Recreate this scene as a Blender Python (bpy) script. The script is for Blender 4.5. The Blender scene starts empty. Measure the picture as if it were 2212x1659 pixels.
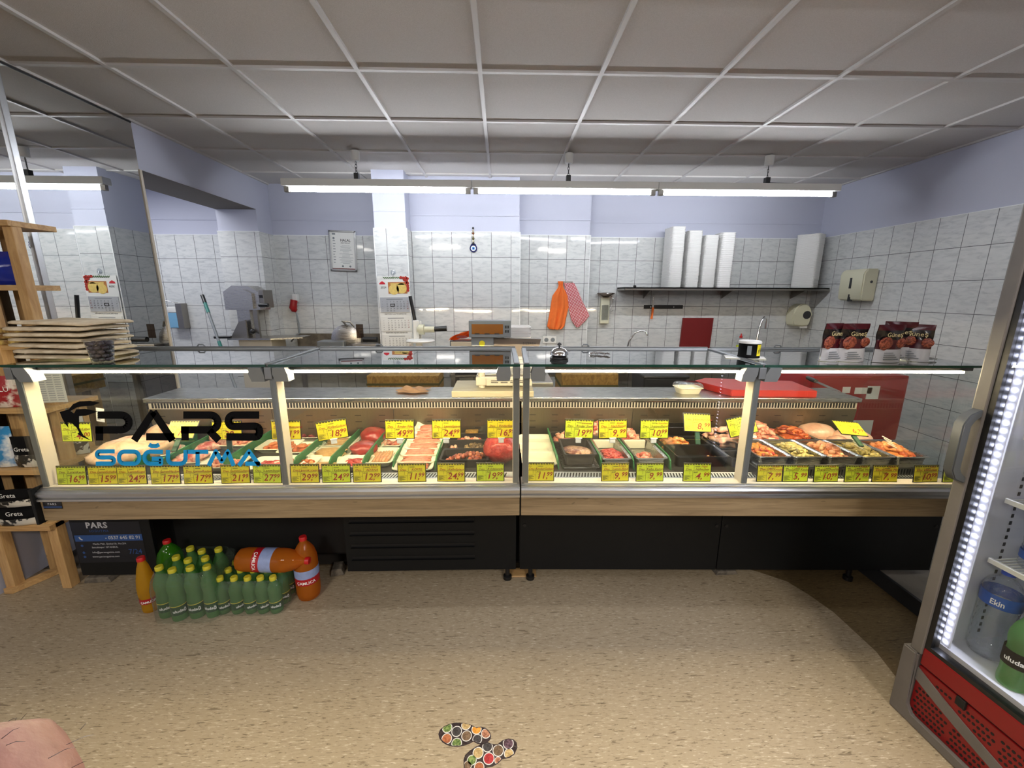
import bpy, bmesh, math, random
from mathutils import Vector, Matrix, noise
random.seed(7)
SC = bpy.context.scene
COL = SC.collection
PI = math.pi

# ------------------------------------------------------------------ camera
F_PX, PITCH, YAW, ROLL, EYE = 884.0, .21836, .0261, .0031, 1.45
_f = Vector((math.sin(YAW)*math.cos(PITCH), math.cos(YAW)*math.cos(PITCH), -math.sin(PITCH)))
_r = Vector((math.cos(YAW), -math.sin(YAW), 0))
_u = _r.cross(_f)
RGT = _r*math.cos(ROLL) + _u*math.sin(ROLL)
UPV = -_r*math.sin(ROLL) + _u*math.cos(ROLL)
FWD = _f
cd = bpy.data.cameras.new('camera'); cam = bpy.data.objects.new('camera', cd); COL.objects.link(cam)
cam.matrix_world = Matrix(((RGT.x, UPV.x, -FWD.x, 0), (RGT.y, UPV.y, -FWD.y, 0), (RGT.z, UPV.z, -FWD.z, EYE), (0, 0, 0, 1)))
cd.sensor_width = 36; cd.lens = F_PX/2212*36; cd.clip_start = .01; cd.clip_end = 60
SC.camera = cam

# ------------------------------------------------------------------ world, exposure
W = bpy.data.worlds.new('world'); SC.world = W; W.use_nodes = True
W.node_tree.nodes['Background'].inputs[0].default_value = (.75, .8, .9, 1)
W.node_tree.nodes['Background'].inputs[1].default_value = .10
SC.view_settings.view_transform = 'Standard'; SC.view_settings.look = 'None'
SC.view_settings.gamma = 1; SC.view_settings.use_curve_mapping = False
SC.view_settings.exposure = 1.3
SC.cycles.max_bounces = 8; SC.cycles.diffuse_bounces = 3; SC.cycles.glossy_bounces = 4
SC.cycles.transmission_bounces = 4; SC.cycles.transparent_max_bounces = 40
SC.cycles.caustics_reflective = False; SC.cycles.caustics_refractive = False
SC.cycles.sample_clamp_indirect = 4; SC.cycles.sample_clamp_direct = 0
SC.cycles.use_denoising = True
TUBE_L, LED_L, FRIDGE_L = 34.0, 122.0, 1.0      # radiance of the lamps

# fill lights added behind the camera, at ceiling height with no fittings
def area_lamp(name, loc, sx, sy, power, col):
    l = bpy.data.lights.new(name, 'AREA'); l.shape = 'RECTANGLE'; l.size = sx; l.size_y = sy; l.energy = power; l.color = col
    o = bpy.data.objects.new(name, l); COL.objects.link(o); o.location = loc; return o
area_lamp('rear_fill', (-1.3, -1.5, 2.54), .6, .6, 28, (1, .93, .85))
area_lamp('rear_fill', (1.3, -1.5, 2.54), .6, .6, 28, (1, .93, .85))

area_lamp('niche_fill', (-3.45, 3.75, 2.5), 1.2, .12, 9, (.97, .98, 1))  # fill light added to brighten the niche, no fitting built

# unseen fill light added under the fridge top to brighten its shelves
_l = bpy.data.lights.new('fridge_fill', 'AREA'); _l.shape = 'RECTANGLE'; _l.size = .9; _l.size_y = .03; _l.energy = 13; _l.color = (.86, .85, 1)
_o = bpy.data.objects.new('fridge_fill', _l); COL.objects.link(_o)
_fm = Matrix.Translation((1.43, 1.15, 0)) @ Matrix.Rotation(-PI/2+.0663, 4, 'Z')
_o.matrix_world = Matrix.Translation(_fm @ Vector((.57, .06, 1.84))) @ (_fm.to_3x3() @ Vector((0, .25, -.97))).to_track_quat('-Z', 'Y').to_matrix().to_4x4()

# ------------------------------------------------------------------ helpers: rays
def ray(px, py): return FWD + RGT*((px-1106)/F_PX) - UPV*((py-829.5)/F_PX)
def atY(px, py, Y):
    d = ray(px, py); return Vector((0, 0, EYE)) + d*(Y/d.y)
def atX(px, py, X):
    d = ray(px, py); return Vector((0, 0, EYE)) + d*(X/d.x)
def atZ(px, py, Z):
    d = ray(px, py); return Vector((0, 0, EYE)) + d*((Z-EYE)/d.z)

# ------------------------------------------------------------------ helpers: mesh builder
def basis(d):
    d = d.normalized(); a = Vector((0, 0, 1)) if abs(d.z) < .95 else Vector((1, 0, 0))
    x = a.cross(d).normalized(); return x, d.cross(x)
class MB:
    def __init__(s): s.bm = bmesh.new(); s.m = 0
    def face(s, vs):
        try: f = s.bm.faces.new(vs)
        except ValueError: return None
        f.material_index = s.m; return f
    def quad(s, *pts): return s.face([s.bm.verts.new(p) for p in pts])
    def box(s, x0, y0, z0, x1, y1, z1, bev=0, mat=None, seg=2):
        P = [(x, y, z) for z in (z0, z1) for y in (y0, y1) for x in (x0, x1)]
        if mat is not None: P = [mat @ Vector(p) for p in P]
        v = [s.bm.verts.new(p) for p in P]
        fs = [s.face([v[i] for i in q]) for q in ((0, 2, 3, 1), (4, 5, 7, 6), (0, 1, 5, 4), (1, 3, 7, 5), (3, 2, 6, 7), (2, 0, 4, 6))]
        if bev:
            es = list({e for f in fs for e in f.edges})
            r = bmesh.ops.bevel(s.bm, geom=es, offset=bev, segments=seg, affect='EDGES', profile=.6)
            for f in r['faces']: f.material_index = s.m
        return s
    def ring(s, c, x, y, r, n): return [s.bm.verts.new(c + x*(math.cos(2*PI*i/n)*r) + y*(math.sin(2*PI*i/n)*r)) for i in range(n)]
    def skin(s, a, b):
        n = len(a)
        for i in range(n): s.face([a[i], a[(i+1) % n], b[(i+1) % n], b[i]])
    def tube(s, pts, r, n=10, caps=True, closed=False):
        pts = [Vector(p) for p in pts]; rs = r if isinstance(r, (list, tuple)) else [r]*len(pts)
        rings = []; px = None
        for i, p in enumerate(pts):
            if closed: d = pts[(i+1) % len(pts)]-pts[i-1]
            else: d = pts[min(i+1, len(pts)-1)]-pts[max(i-1, 0)]
            if d.length < 1e-9: d = Vector((0, 0, 1))
            d.normalize()
            if px is None: x, y = basis(d)
            else:
                x = px-d*px.dot(d)
                if x.length < 1e-6: x, y = basis(d)
                x.normalize(); y = d.cross(x)
            px = x; rings.append(s.ring(p, x, y, max(rs[i], 1e-5), n))
        for a, b in zip(rings, rings[1:]): s.skin(a, b)
        if closed: s.skin(rings[-1], rings[0])
        elif caps: s.face(rings[0][::-1]); s.face(rings[-1])
        return s
    def cyl(s, a, b, r, r2=None, n=16): return s.tube([a, b], [r, r if r2 is None else r2], n)
    def lathe(s, prof, c=(0, 0, 0), n=20, axis=None):
        c = Vector(c); rings = []
        if axis is None: x, y, z = Vector((1, 0, 0)), Vector((0, 1, 0)), Vector((0, 0, 1))
        else: z = Vector(axis).normalized(); x, y = basis(z)
        for r, h in prof: rings.append(s.ring(c+z*h, x, y, max(r, 1e-5), n))
        for a, b in zip(rings, rings[1:]): s.skin(a, b)
        s.face(rings[0][::-1]); s.face(rings[-1]); return s
    def prism(s, poly, f, h0, h1):
        """poly 2D extruded between heights; f(u, v, h) gives the point"""
        a = [s.bm.verts.new(f(u, v, h0)) for u, v in poly]; b = [s.bm.verts.new(f(u, v, h1)) for u, v in poly]
        s.face(a[::-1]); s.face(b); s.skin(a, b); return s
    def ball(s, c, r, n=12, m=8, fn=None):
        c = Vector(c); r = Vector(r) if isinstance(r, (tuple, list, Vector)) else Vector((r, r, r))
        rows = []
        for j in range(m+1):
            t = PI*j/m; row = []
            for i in range(n):
                p = 2*PI*i/n; u = Vector((math.sin(t)*math.cos(p), math.sin(t)*math.sin(p), math.cos(t)))
                if j in (0, m) and i: row.append(row[0]); continue
                k = fn(u) if fn else 1
                row.append(s.bm.verts.new(c+Vector((u.x*r.x, u.y*r.y, u.z*r.z))*k))
            rows.append(row)
        for a, b in zip(rows, rows[1:]):
            for i in range(n):
                q = [b[i], b[(i+1) % n], a[(i+1) % n], a[i]]; q2 = []
                for v in q:
                    if v not in q2: q2.append(v)
                if len(q2) > 2: s.face(q2)
        return s
    def grid(s, f, nu, nv):
        V = [[s.bm.verts.new(f(i/nu, j/nv)) for i in range(nu+1)] for j in range(nv+1)]
        for j in range(nv):
            for i in range(nu): s.face([V[j][i], V[j][i+1], V[j+1][i+1], V[j+1][i]])
        return s
    def build(s, name, mats, parent=None, smooth=None, loc=None, rot=None, **tags):
        s.bm.normal_update()
        bmesh.ops.recalc_face_normals(s.bm, faces=s.bm.faces)
        me = bpy.data.meshes.new(name); s.bm.to_mesh(me); s.bm.free()
        for m in (mats if isinstance(mats, (list, tuple)) else [mats]): me.materials.append(MT[m])
        if smooth is not None:
            me.polygons.foreach_set('use_smooth', [True]*len(me.polygons))
            if smooth: me.set_sharp_from_angle(angle=math.radians(smooth))
        o = bpy.data.objects.new(name, me); COL.objects.link(o)
        if parent is not None: o.parent = parent
        if loc is not None: o.location = loc
        if rot is not None: o.rotation_euler = rot
        for k, v in tags.items(): o[k] = v
        return o
def thing(name, label, cat, loc=(0, 0, 0), rz=0, group=None, rot=None):
    o = bpy.data.objects.new(name, None); COL.objects.link(o); o.empty_display_size = .02
    o.location = loc; o.rotation_euler = rot if rot else (0, 0, rz)
    o['label'] = label; o['category'] = cat
    if group: o['group'] = group
    return o
def tag(o, label, cat, group=None, kind=None):
    o['label'] = label; o['category'] = cat
    if group: o['group'] = group
    if kind: o['kind'] = kind
    return o
def dup(root, loc, rot, label=None, group=None):
    r = root.copy(); COL.objects.link(r); r.location = loc; r.rotation_euler = rot
    if label: r['label'] = label
    if group: r['group'] = group
    for ch in list(root.children):
        c = ch.copy(); COL.objects.link(c); c.parent = r
        for g in list(ch.children):
            d = g.copy(); COL.objects.link(d); d.parent = c
    return r
TXT = {}
def text_mesh(body, size, align='CENTER', shear=0.0, sp=1.0, ext=.0002, bold=0.0):
    key = (body, size, align, shear, sp, bold)
    if key not in TXT:
        c = bpy.data.curves.new('t', 'FONT'); c.body = body; c.size = size; c.align_x = align; c.align_y = 'CENTER'
        c.shear = shear; c.extrude = ext; c.space_character = sp; c.resolution_u = 2; c.offset = bold
        o = bpy.data.objects.new('t', c); me = bpy.data.meshes.new_from_object(o)
        bpy.data.objects.remove(o); TXT[key] = me
    return TXT[key]
def text(body, size, mat, parent, loc, rot=(PI/2, 0, 0), name='lettering', **k):
    me = text_mesh(body, size, **k).copy(); me.materials.clear(); me.materials.append(MT[mat])
    o = bpy.data.objects.new(name, me); COL.objects.link(o); o.parent = parent; o.location = loc; o.rotation_euler = rot
    return o
def text_bend(body, size, mat, parent, r, z, a0, name='lettering', **k):
    """lettering wrapped round a vertical cylinder of radius r (local z axis), centred at angle a0"""
    me = text_mesh(body, size, **k).copy(); me.materials.clear(); me.materials.append(MT[mat])
    for v in me.vertices:
        a = a0+v.co.x/r; rr = r+v.co.z+.0004
        v.co = Vector((math.cos(a)*rr, math.sin(a)*rr, z+v.co.y))
    o = bpy.data.objects.new(name, me); COL.objects.link(o); o.parent = parent; return o

# ------------------------------------------------------------------ materials
MT = {}
def lin(c):
    return tuple(((x/255)/12.92 if x/255 <= .04045 else ((x/255+.055)/1.055)**2.4) for x in c) + (1,)
class N:
    def __init__(s, name):
        s.mt = bpy.data.materials.new(name); s.mt.use_nodes = True; MT[name] = s.mt
        s.t = s.mt.node_tree; s.t.nodes.clear(); s.out = s.n('ShaderNodeOutputMaterial')
    def n(s, ty, **k):
        q = s.t.nodes.new(ty)
        for a, b in k.items(): setattr(q, a, b)
        return q
    def l(s, a, b): s.t.links.new(a, b)
    def set(s, sock, v):
        if isinstance(v, bpy.types.NodeSocket): s.l(v, sock)
        else: sock.default_value = v
    def math(s, op, a, b=0.0, c=0.0):
        q = s.n('ShaderNodeMath', operation=op); s.set(q.inputs[0], a); s.set(q.inputs[1], b); s.set(q.inputs[2], c); return q.outputs[0]
    def mix(s, f, a, b, mode='MIX'):
        q = s.n('ShaderNodeMix', data_type='RGBA', blend_type=mode); s.set(q.inputs[0], f); s.set(q.inputs[6], a); s.set(q.inputs[7], b); return q.outputs[2]
    def ramp(s, f, stops):
        q = s.n('ShaderNodeValToRGB'); s.l(f, q.inputs[0]); e = q.color_ramp.elements
        while len(e) > 1: e.remove(e[-1])
        for i, (p, c) in enumerate(stops):
            k = e[0] if i == 0 else e.new(p)
            k.position = p; k.color = c
        return q.outputs[0]
    def pos(s, scale=(1, 1, 1), obj=True):
        c = s.n('ShaderNodeTexCoord').outputs['Object'] if obj else s.n('ShaderNodeNewGeometry').outputs['Position']
        if scale == (1, 1, 1): return c
        m = s.n('ShaderNodeMapping'); s.l(c, m.inputs[0]); m.inputs['Scale'].default_value = scale; return m.outputs[0]
    def noise(s, vec, scale, detail=3, rough=.5, dist=0):
        q = s.n('ShaderNodeTexNoise'); s.l(vec, q.inputs['Vector']); q.inputs['Scale'].default_value = scale
        q.inputs['Detail'].default_value = detail; q.inputs['Roughness'].default_value = rough; q.inputs['Distortion'].default_value = dist; return q.outputs['Fac']
    def bump(s, h, strength, dist=.01):
        q = s.n('ShaderNodeBump'); s.l(h, q.inputs['Height']); q.inputs['Strength'].default_value = strength; q.inputs['Distance'].default_value = dist; return q.outputs[0]
    def bsdf(s, col, rough=.5, metal=0, normal=None, spec=.5, coat=0, emit=None, sss=0, alpha=1.0, finish=True):
        b = s.n('ShaderNodeBsdfPrincipled'); s.set(b.inputs['Base Color'], col); s.set(b.inputs['Roughness'], rough)
        b.inputs['Metallic'].default_value = metal; b.inputs['Specular IOR Level'].default_value = spec
        if coat: b.inputs['Coat Weight'].default_value = coat; b.inputs['Coat Roughness'].default_value = .12
        if normal is not None: s.l(normal, b.inputs['Normal'])
        if emit: b.inputs['Emission Color'].default_value = emit[0]; b.inputs['Emission Strength'].default_value = emit[1]
        s.set(b.inputs['Alpha'], alpha)
        if finish: s.l(b.outputs[0], s.out.inputs[0])
        return b
def plain(name, c, rough=.5, metal=0, var=.08, sc=12, bump=0, bsc=60, spec=.5, coat=0):
    m = N(name); p = m.pos(); col = lin(c); dk = tuple(x*(1-var) for x in col[:3])+(1,); lt = tuple(min(1, x*(1+var)) for x in col[:3])+(1,)
    f = m.noise(p, sc); cc = m.mix(f, dk, lt)
    nm = m.bump(m.noise(p, bsc, 2), bump, .004) if bump else None
    m.bsdf(cc, rough, metal, nm, spec, coat); return m
def two(name, c1, c2, sc, rough=.5, lo=.4, hi=.6, stretch=(1, 1, 1), bump=0, bsc=40, metal=0, coat=0, dist=0, spec=.5, detail=4):
    m = N(name); p = m.pos(stretch); f = m.noise(p, sc, detail, .55, dist)
    cc = m.ramp(f, [(lo, lin(c1)), (hi, lin(c2))])
    nm = m.bump(m.noise(m.pos(), bsc, 3), bump, .006) if bump else None
    m.bsdf(cc, rough, metal, nm, spec, coat); return m
def glass(name, tint, gloss=1.0, rough=0.0, diffuse=0.0, dcol=(255, 255, 255), bump=None, ior=1.5):
    """thin clear sheet: what is not mirrored passes straight through"""
    m = N(name); fr = m.n('ShaderNodeLayerWeight'); fr.inputs[0].default_value = .5
    tr = m.n('ShaderNodeBsdfTransparent'); tr.inputs[0].default_value = tint if len(tint) == 4 else tuple(tint)+(1,)
    gl = m.n('ShaderNodeBsdfGlossy'); gl.inputs['Roughness'].default_value = rough
    if bump:
        nm = m.bump(m.noise(m.pos(), bump[0], 2), bump[1], .01); m.l(nm, fr.inputs['Normal']); m.l(nm, gl.inputs['Normal'])
    f = m.math('MINIMUM', m.math('MULTIPLY', m.math('MULTIPLY_ADD', m.math('POWER', fr.outputs['Facing'], 5.0), .96, .04), gloss), .97)
    a = m.n('ShaderNodeMixShader'); m.l(f, a.inputs[0]); m.l(tr.outputs[0], a.inputs[1]); m.l(gl.outputs[0], a.inputs[2]); last = a
    if diffuse:
        d = m.n('ShaderNodeBsdfDiffuse'); d.inputs[0].default_value = lin(dcol)
        tl = m.n('ShaderNodeBsdfTranslucent'); tl.inputs[0].default_value = lin(dcol)
        dd = m.n('ShaderNodeMixShader'); dd.inputs[0].default_value = .5; m.l(d.outputs[0], dd.inputs[1]); m.l(tl.outputs[0], dd.inputs[2])
        b = m.n('ShaderNodeMixShader'); b.inputs[0].default_value = diffuse; m.l(a.outputs[0], b.inputs[1]); m.l(dd.outputs[0], b.inputs[2])
        # keep the mirror part on top
        last = b
    m.l(last.outputs[0], m.out.inputs[0]); return m
def lamp(name, c, strength):
    m = N(name); e = m.n('ShaderNodeEmission'); e.inputs[0].default_value = lin(c); e.inputs[1].default_value = strength; m.l(e.outputs[0], m.out.inputs[0])

def tiles(name, axis, u0, v0, uw=.2, vh=.25):
    m = N(name); g = m.n('ShaderNodeNewGeometry'); sp = m.n('ShaderNodeSeparateXYZ'); m.l(g.outputs['Position'], sp.inputs[0])
    u = m.math('DIVIDE', m.math('SUBTRACT', sp.outputs[axis], u0), uw); v = m.math('DIVIDE', m.math('SUBTRACT', sp.outputs[2], v0), vh)
    iu = m.math('FLOOR', u); iv = m.math('FLOOR', v); fu = m.math('FRACT', u); fv = m.math('FRACT', v)
    du = m.math('MULTIPLY', m.math('MINIMUM', fu, m.math('SUBTRACT', 1.0, fu)), uw)
    dv = m.math('MULTIPLY', m.math('MINIMUM', fv, m.math('SUBTRACT', 1.0, fv)), vh)
    d = m.math('MINIMUM', du, dv); grout = m.math('LESS_THAN', d, .0022)
    cb = m.n('ShaderNodeCombineXYZ'); m.l(iu, cb.inputs[0]); m.l(iv, cb.inputs[1]); cb.inputs[2].default_value = axis*3.7+u0
    wn = m.n('ShaderNodeTexWhiteNoise', noise_dimensions='3D'); m.l(cb.outputs[0], wn.inputs['Vector'])
    off = m.n('ShaderNodeVectorMath', operation='SUBTRACT'); m.l(wn.outputs['Color'], off.inputs[0]); off.inputs[1].default_value = (.5, .5, .5)
    s1 = m.n('ShaderNodeVectorMath', operation='SCALE'); m.l(off.outputs[0], s1.inputs[0]); s1.inputs['Scale'].default_value = .011
    ad = m.n('ShaderNodeVectorMath', operation='ADD'); m.l(g.outputs['Normal'], ad.inputs[0]); m.l(s1.outputs[0], ad.inputs[1])
    nn = m.n('ShaderNodeVectorMath', operation='NORMALIZE'); m.l(ad.outputs[0], nn.inputs[0])
    # marbled veins, shifted tile by tile
    s2 = m.n('ShaderNodeVectorMath', operation='SCALE'); m.l(wn.outputs['Color'], s2.inputs[0]); s2.inputs['Scale'].default_value = 9
    a2 = m.n('ShaderNodeVectorMath', operation='ADD'); m.l(g.outputs['Position'], a2.inputs[0]); m.l(s2.outputs[0], a2.inputs[1])
    mp = m.n('ShaderNodeMapping'); m.l(a2.outputs[0], mp.inputs[0]); mp.inputs['Rotation'].default_value = (.0, .75, .6) if axis == 0 else (.75, 0, .6); mp.inputs['Scale'].default_value = (7, 7, 26)
    f = m.noise(mp.outputs[0], 1.6, 5, .6, .6)
    col = m.ramp(f, [(.3, lin((186, 189, 190))), (.5, lin((207, 209, 208))), (.7, lin((214, 215, 213)))])
    col = m.mix(grout, col, lin((92, 92, 94)))
    rg = m.math('MULTIPLY_ADD', grout, .7, .045)
    m.bsdf(col, rg, 0, nn.outputs[0], .5)
    return m
tiles('tile_back', 0, .1, .055); tiles('tile_side', 1, .02, .055)
plain('blue_paint', (184, 187, 204), .6, var=.02, sc=3, bump=.12, bsc=220)
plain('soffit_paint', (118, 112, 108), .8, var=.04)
two('ceiling_tile', (196, 192, 188), (206, 202, 199), 260, .9, .35, .65, bump=.25, bsc=420)
plain('ceiling_grid', (198, 195, 192), .45, var=.02)
plain('white_edge', (232, 234, 234), .3, var=.02)
def lino(name, base, dark, light):
    m = N(name); p = m.pos((34, 215, 1), obj=False); f = m.noise(p, 1.0, 4, .65, .5); p2 = m.pos((17, 118, 1), obj=False); f2 = m.noise(p2, 1.0, 3, .6, .8)
    big = m.noise(m.pos((1.3, 1.3, 1), obj=False), 1.6, 3)
    c = m.ramp(f, [(.33, lin(dark)), (.42, lin(base)), (.58, lin(base)), (.66, lin(light))])
    c2 = m.ramp(f2, [(.33, lin(dark)), (.39, (1, 1, 1, 1))])
    c = m.mix(.55, c, c2, 'MULTIPLY')
    c = m.mix(m.math('MULTIPLY', big, .25), c, lin(dark))
    m.bsdf(c, .42, 0, m.bump(f, .06, .003), .35)
lino("lino", (172, 156, 130), (110, 96, 74), (210, 198, 174))
lino('old_lino', (118, 100, 70), (62, 48, 30), (150, 132, 98))
two('stone_tile', (118, 114, 108), (138, 132, 124), 7, .5, dist=.5)
plain('dark_floor', (70, 66, 62), .6)
def wood(name, a, b, sc=3, st=(1, 18, 18), rough=.5, knots=True):
    m = N(name); p = m.pos(st); f = m.noise(p, sc, 5, .6, 1.2); c = m.ramp(f, [(.3, lin(a)), (.7, lin(b))])
    if knots:
        k = m.noise(m.pos((5, 14, 14)), 1.4, 2, .5, .8); c = m.mix(m.math('MULTIPLY', m.math('GREATER_THAN', k, .72), .35), c, lin(tuple(x*.55 for x in a)))
    m.bsdf(c, rough, 0, m.bump(f, .08, .003), .4)
wood('oak_fascia', (116, 98, 72), (154, 134, 102))
wood('pine', (176, 136, 86), (214, 176, 122), st=(14, 14, 1.5))
wood('pine_flat', (176, 136, 86), (214, 176, 122), st=(1.5, 14, 14))
wood('block_wood', (120, 86, 32), (176, 138, 66), sc=5, st=(6, 6, 4))
wood('old_board', (186, 176, 148), (206, 196, 168), st=(2, 10, 10), knots=False)
def steel(name, c, rough, st=(2, 60, 60), var=.12):
    m = N(name); f = m.noise(m.pos(st), 6, 3); col = lin(c); cc = m.mix(f, tuple(x*(1-var) for x in col[:3])+(1,), tuple(min(1, x*(1+var)) for x in col[:3])+(1,))
    m.bsdf(cc, m.math('MULTIPLY_ADD', f, .12, rough-.06), 1)
steel('steel', (186, 184, 180), .28); steel('steel_dull', (150, 146, 140), .38); steel('alu', (190, 192, 194), .32); steel('chrome', (225, 227, 230), .09, var=.03)
plain('deck_dark', (72, 70, 66), .45, .4); steel('steel_panel', (150, 138, 116), .42, (30, 2, 2))
plain('grey_plastic', (122, 128, 132), .42, var=.04); plain('grey_metal', (128, 132, 134), .36, .6, var=.05)
plain('black_plastic', (20, 20, 21), .35, var=.1); plain('charcoal', (40, 42, 44), .38, var=.08); plain('panel_dark', (13, 15, 17), .5, var=.08, spec=.25); plain('matt_black', (10, 10, 11), .6, var=.1)
plain('white_plastic', (226, 226, 222), .35, var=.03); plain('cream_plastic', (206, 204, 178), .35, var=.03); plain('cream_metal', (205, 196, 178), .45, var=.03)
plain('foam_white', (248, 248, 246), .55, var=.02, bump=.1, bsc=300); plain('foam_cream', (240, 234, 206), .5, var=.02, bump=.1, bsc=300)
plain('paper', (228, 228, 224), .7, var=.02)
plain('red_board', (176, 40, 30), .5, var=.06); plain('dark_red', (112, 22, 22), .5, var=.06); plain('red_plastic', (150, 20, 24), .32, var=.05); plain('red_cap', (196, 26, 30), .4)
plain('yellow_cap', (206, 196, 50), .4); plain('blue_cap', (40, 84, 196), .4); plain('orange_cloth', (226, 112, 44), .85, var=.12, sc=30, bump=.2, bsc=120)
plain('green_strip', (42, 118, 64), .6, var=.25, sc=60, bump=.4, bsc=160); plain('green_dark', (20, 66, 36), .5)
plain('tag_yellow', (222, 208, 36), .4, var=.03); plain('tag_lime', (202, 216, 44), .4, var=.03); plain('tag_gold', (232, 214, 30), .4, var=.03)
plain('ink_red', (150, 40, 20), .6); plain('ink_dark', (70, 66, 12), .6); plain('ink_black', (24, 20, 16), .6); plain('ink_brown', (110, 60, 16), .6)
plain('bag_blue', (16, 40, 150), .2, var=.25, sc=18); plain('vinyl_black', (7, 7, 9), .7, var=.02, spec=.1); plain('vinyl_blue', (0, 150, 214), .5, var=.02)
glass('glass_front', (.955, .97, .96), 1.0); glass('glass_top', (.74, .82, .80), 1.9); glass('acrylic', (.93, .94, .93), 1.3); glass('glass_edge', (.25, .45, .38), .8)
plain('glass_rim', (24, 62, 50), .15, var=.1)
glass('film', (.93, .95, .94), 1.8, .03, .08, (200, 215, 205), (45, .55)); glass('clear_pet', (.93, .95, .98), 1.9, .02, .015, (206, 216, 235), (40, .6))
glass('green_pet', (.56, .84, .56), 1.4, .03, .5, (128, 186, 116), (25, .15)); glass('lime_pet', (.40, .75, .22), 1.0, .03, .5, (90, 178, 44)); glass('orange_pet', (.90, .48, .14), 1.0, .03, .6, (234, 142, 46)); glass('yellow_pet', (.92, .66, .14), 1.0, .04, .6, (248, 196, 56))
glass('dark_pet', (.22, .22, .22), 1.0, .03, .3, (30, 30, 32)); glass('shade_plastic', (.45, .38, .33), 1.0, .03, .2, (90, 76, 66))
lamp('tube_light', (245, 249, 255), TUBE_L); lamp('tube_dim', (245, 247, 255), TUBE_L*.4); lamp('led_warm', (255, 232, 190), LED_L); lamp('led_cold', (224, 226, 255), FRIDGE_L*15); lamp('led_soft', (214, 216, 255), FRIDGE_L)
m = N('mirror'); g_ = m.n('ShaderNodeBsdfGlossy'); g_.inputs['Roughness'].default_value = .006; g_.inputs[0].default_value = (.80, .81, .80, 1); m.l(g_.outputs[0], m.out.inputs[0])

# ================================================================== the room
CZ = 2.555
XL, XR, YB, YF = -2.46, 3.55, 4.72, -3.2
# ---- floor: old lino below, a newer sheet laid over it with a curved edge on the counter's far end
b = MB(); b.m = 1; b.box(-4.6, YF, -.06, XR+.1, YB+.1, -.004)
edge = [atZ(*p, 0) for p in ((1640, 1236), (1700, 1256), (1746, 1284), (1800, 1322), (1850, 1368), (1893, 1408), (1935, 1462), (1975, 1540))]
poly = [(p.x, p.y) for p in edge]+[(1.55, .4), (1.75, YF), (-4.5, YF), (-4.5, 1.99), (1.2, 1.985)]
b.m = 0; b.prism(poly, lambda u, v, h: Vector((u, v, h)), -.004, 0)
b.m = 2; b.box(-4.5, 2.0, -.004, XR, YB, -.001)
b.build('floor', ['lino', 'old_lino', 'dark_floor'], kind='structure')
# raised stone-tiled step by the counter's far end
b = MB(); b.m = 0; b.box(1.93, .45, 0, XR, 2.6, .07, .004); b.m = 1; b.box(1.915, .45, 0, 1.93, 2.6, .074)
b.m = 2
for k in range(6): b.box(1.94, .55+.33*k, .069, XR, .553+.33*k, .0705)
for k in range(5): b.box(2.22+.33*k, .45, .069, 2.223+.33*k, 2.6, .0705)
b.build('floor_step', ['stone_tile', 'charcoal', 'charcoal'], kind='structure')
# ---- ceiling with its exposed grid
b = MB(); b.m = 0; b.box(-4.6, YF, CZ+.012, XR+.1, YB+.1, CZ+.1)
gx = [-1.981+.625*i for i in range(-5, 10)]; gy = [2.4025+.625*j for j in range(-9, 5)]
b.m = 1
for x in gx:
    if XL-2 < x < XR: b.box(x-.0115, YF, CZ, x+.0115, YB, CZ+.013)
for y in gy:
    if YF < y < YB: b.box(-4.5, y-.0115, CZ+.0006, XR, y+.0115, CZ+.0135)
b.box(XR-.022, YF, CZ-.001, XR, YB, CZ+.013); b.box(XL, YF, CZ-.001, XL+.02, YB, CZ+.013)
b.build('ceiling', ['ceiling_tile', 'ceiling_grid'], kind='structure')
# ---- walls. tiled to 2.053, painted above
TZ = 2.053
def clad(b, x0, y0, x1, y1, mi, z1=TZ): b.m = mi; b.box(x0, y0, 0, x1, y1, z1)
b = MB(); b.m = 0
b.box(-4.6, YB, 0, XR+.1, YB+.1, CZ+.05)
b.box(-2.86, 4.45, 0, XL, YB, 2.265)                       # pier
b.box(-2.86, 3.1, 2.265, XL, YB, CZ+.02)                   # beam
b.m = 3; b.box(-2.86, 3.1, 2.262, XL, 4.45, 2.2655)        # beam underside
b.m = 0; b.box(-1.21, 4.17, 0, -.91, YB, CZ+.02)           # column
b.box(-.91, 4.375, 0, .185, YB, CZ+.02); b.box(.185, 4.575, 0, .945, YB, CZ+.02)
# tile cladding, 8 mm proud
T = .008
clad(b, -4.5, YB-T, -2.86, YB, 1); clad(b, XL, YB-T, -1.21, YB, 1); clad(b, .945, YB-T, XR, YB, 1)
clad(b, -2.868, 4.45-T, XL+T, 4.45, 1); clad(b, -1.21-T, 4.17-T, -.91+T, 4.17, 1)
clad(b, -.91, 4.375-T, .185+T, 4.375, 1); clad(b, .185, 4.575-T, .945+T, 4.575, 1)
clad(b, XL, 4.45, XL+T, YB, 2); clad(b, -1.21-T, 4.17, -1.21, YB, 2); clad(b, -.91, 4.17, -.91+T, 4.375, 2)
clad(b, .185, 4.375, .185+T, 4.575, 2); clad(b, .945, 4.575, .945+T, YB, 2)
b.m = 4
for x, y0 in ((.185+T, 4.375-T), (.945+T, 4.575-T), (-.91+T, 4.17-T), (-1.21-T, 4.17-T)): b.box(x-.004, y0-.002, 0, x+.003, y0+.003, TZ)
for x0, x1, y in ((-1.222, -.9, 4.16), (-.9, .195, 4.365), (.195, .955, 4.565), (.955, XR, YB-.01), (XL, -1.22, YB-.01), (-2.87, XL+.01, 4.44), (-4.5, -2.87, YB-.01)): b.box(x0, y, TZ-.003, x1, y+.011, TZ+.002)
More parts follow.
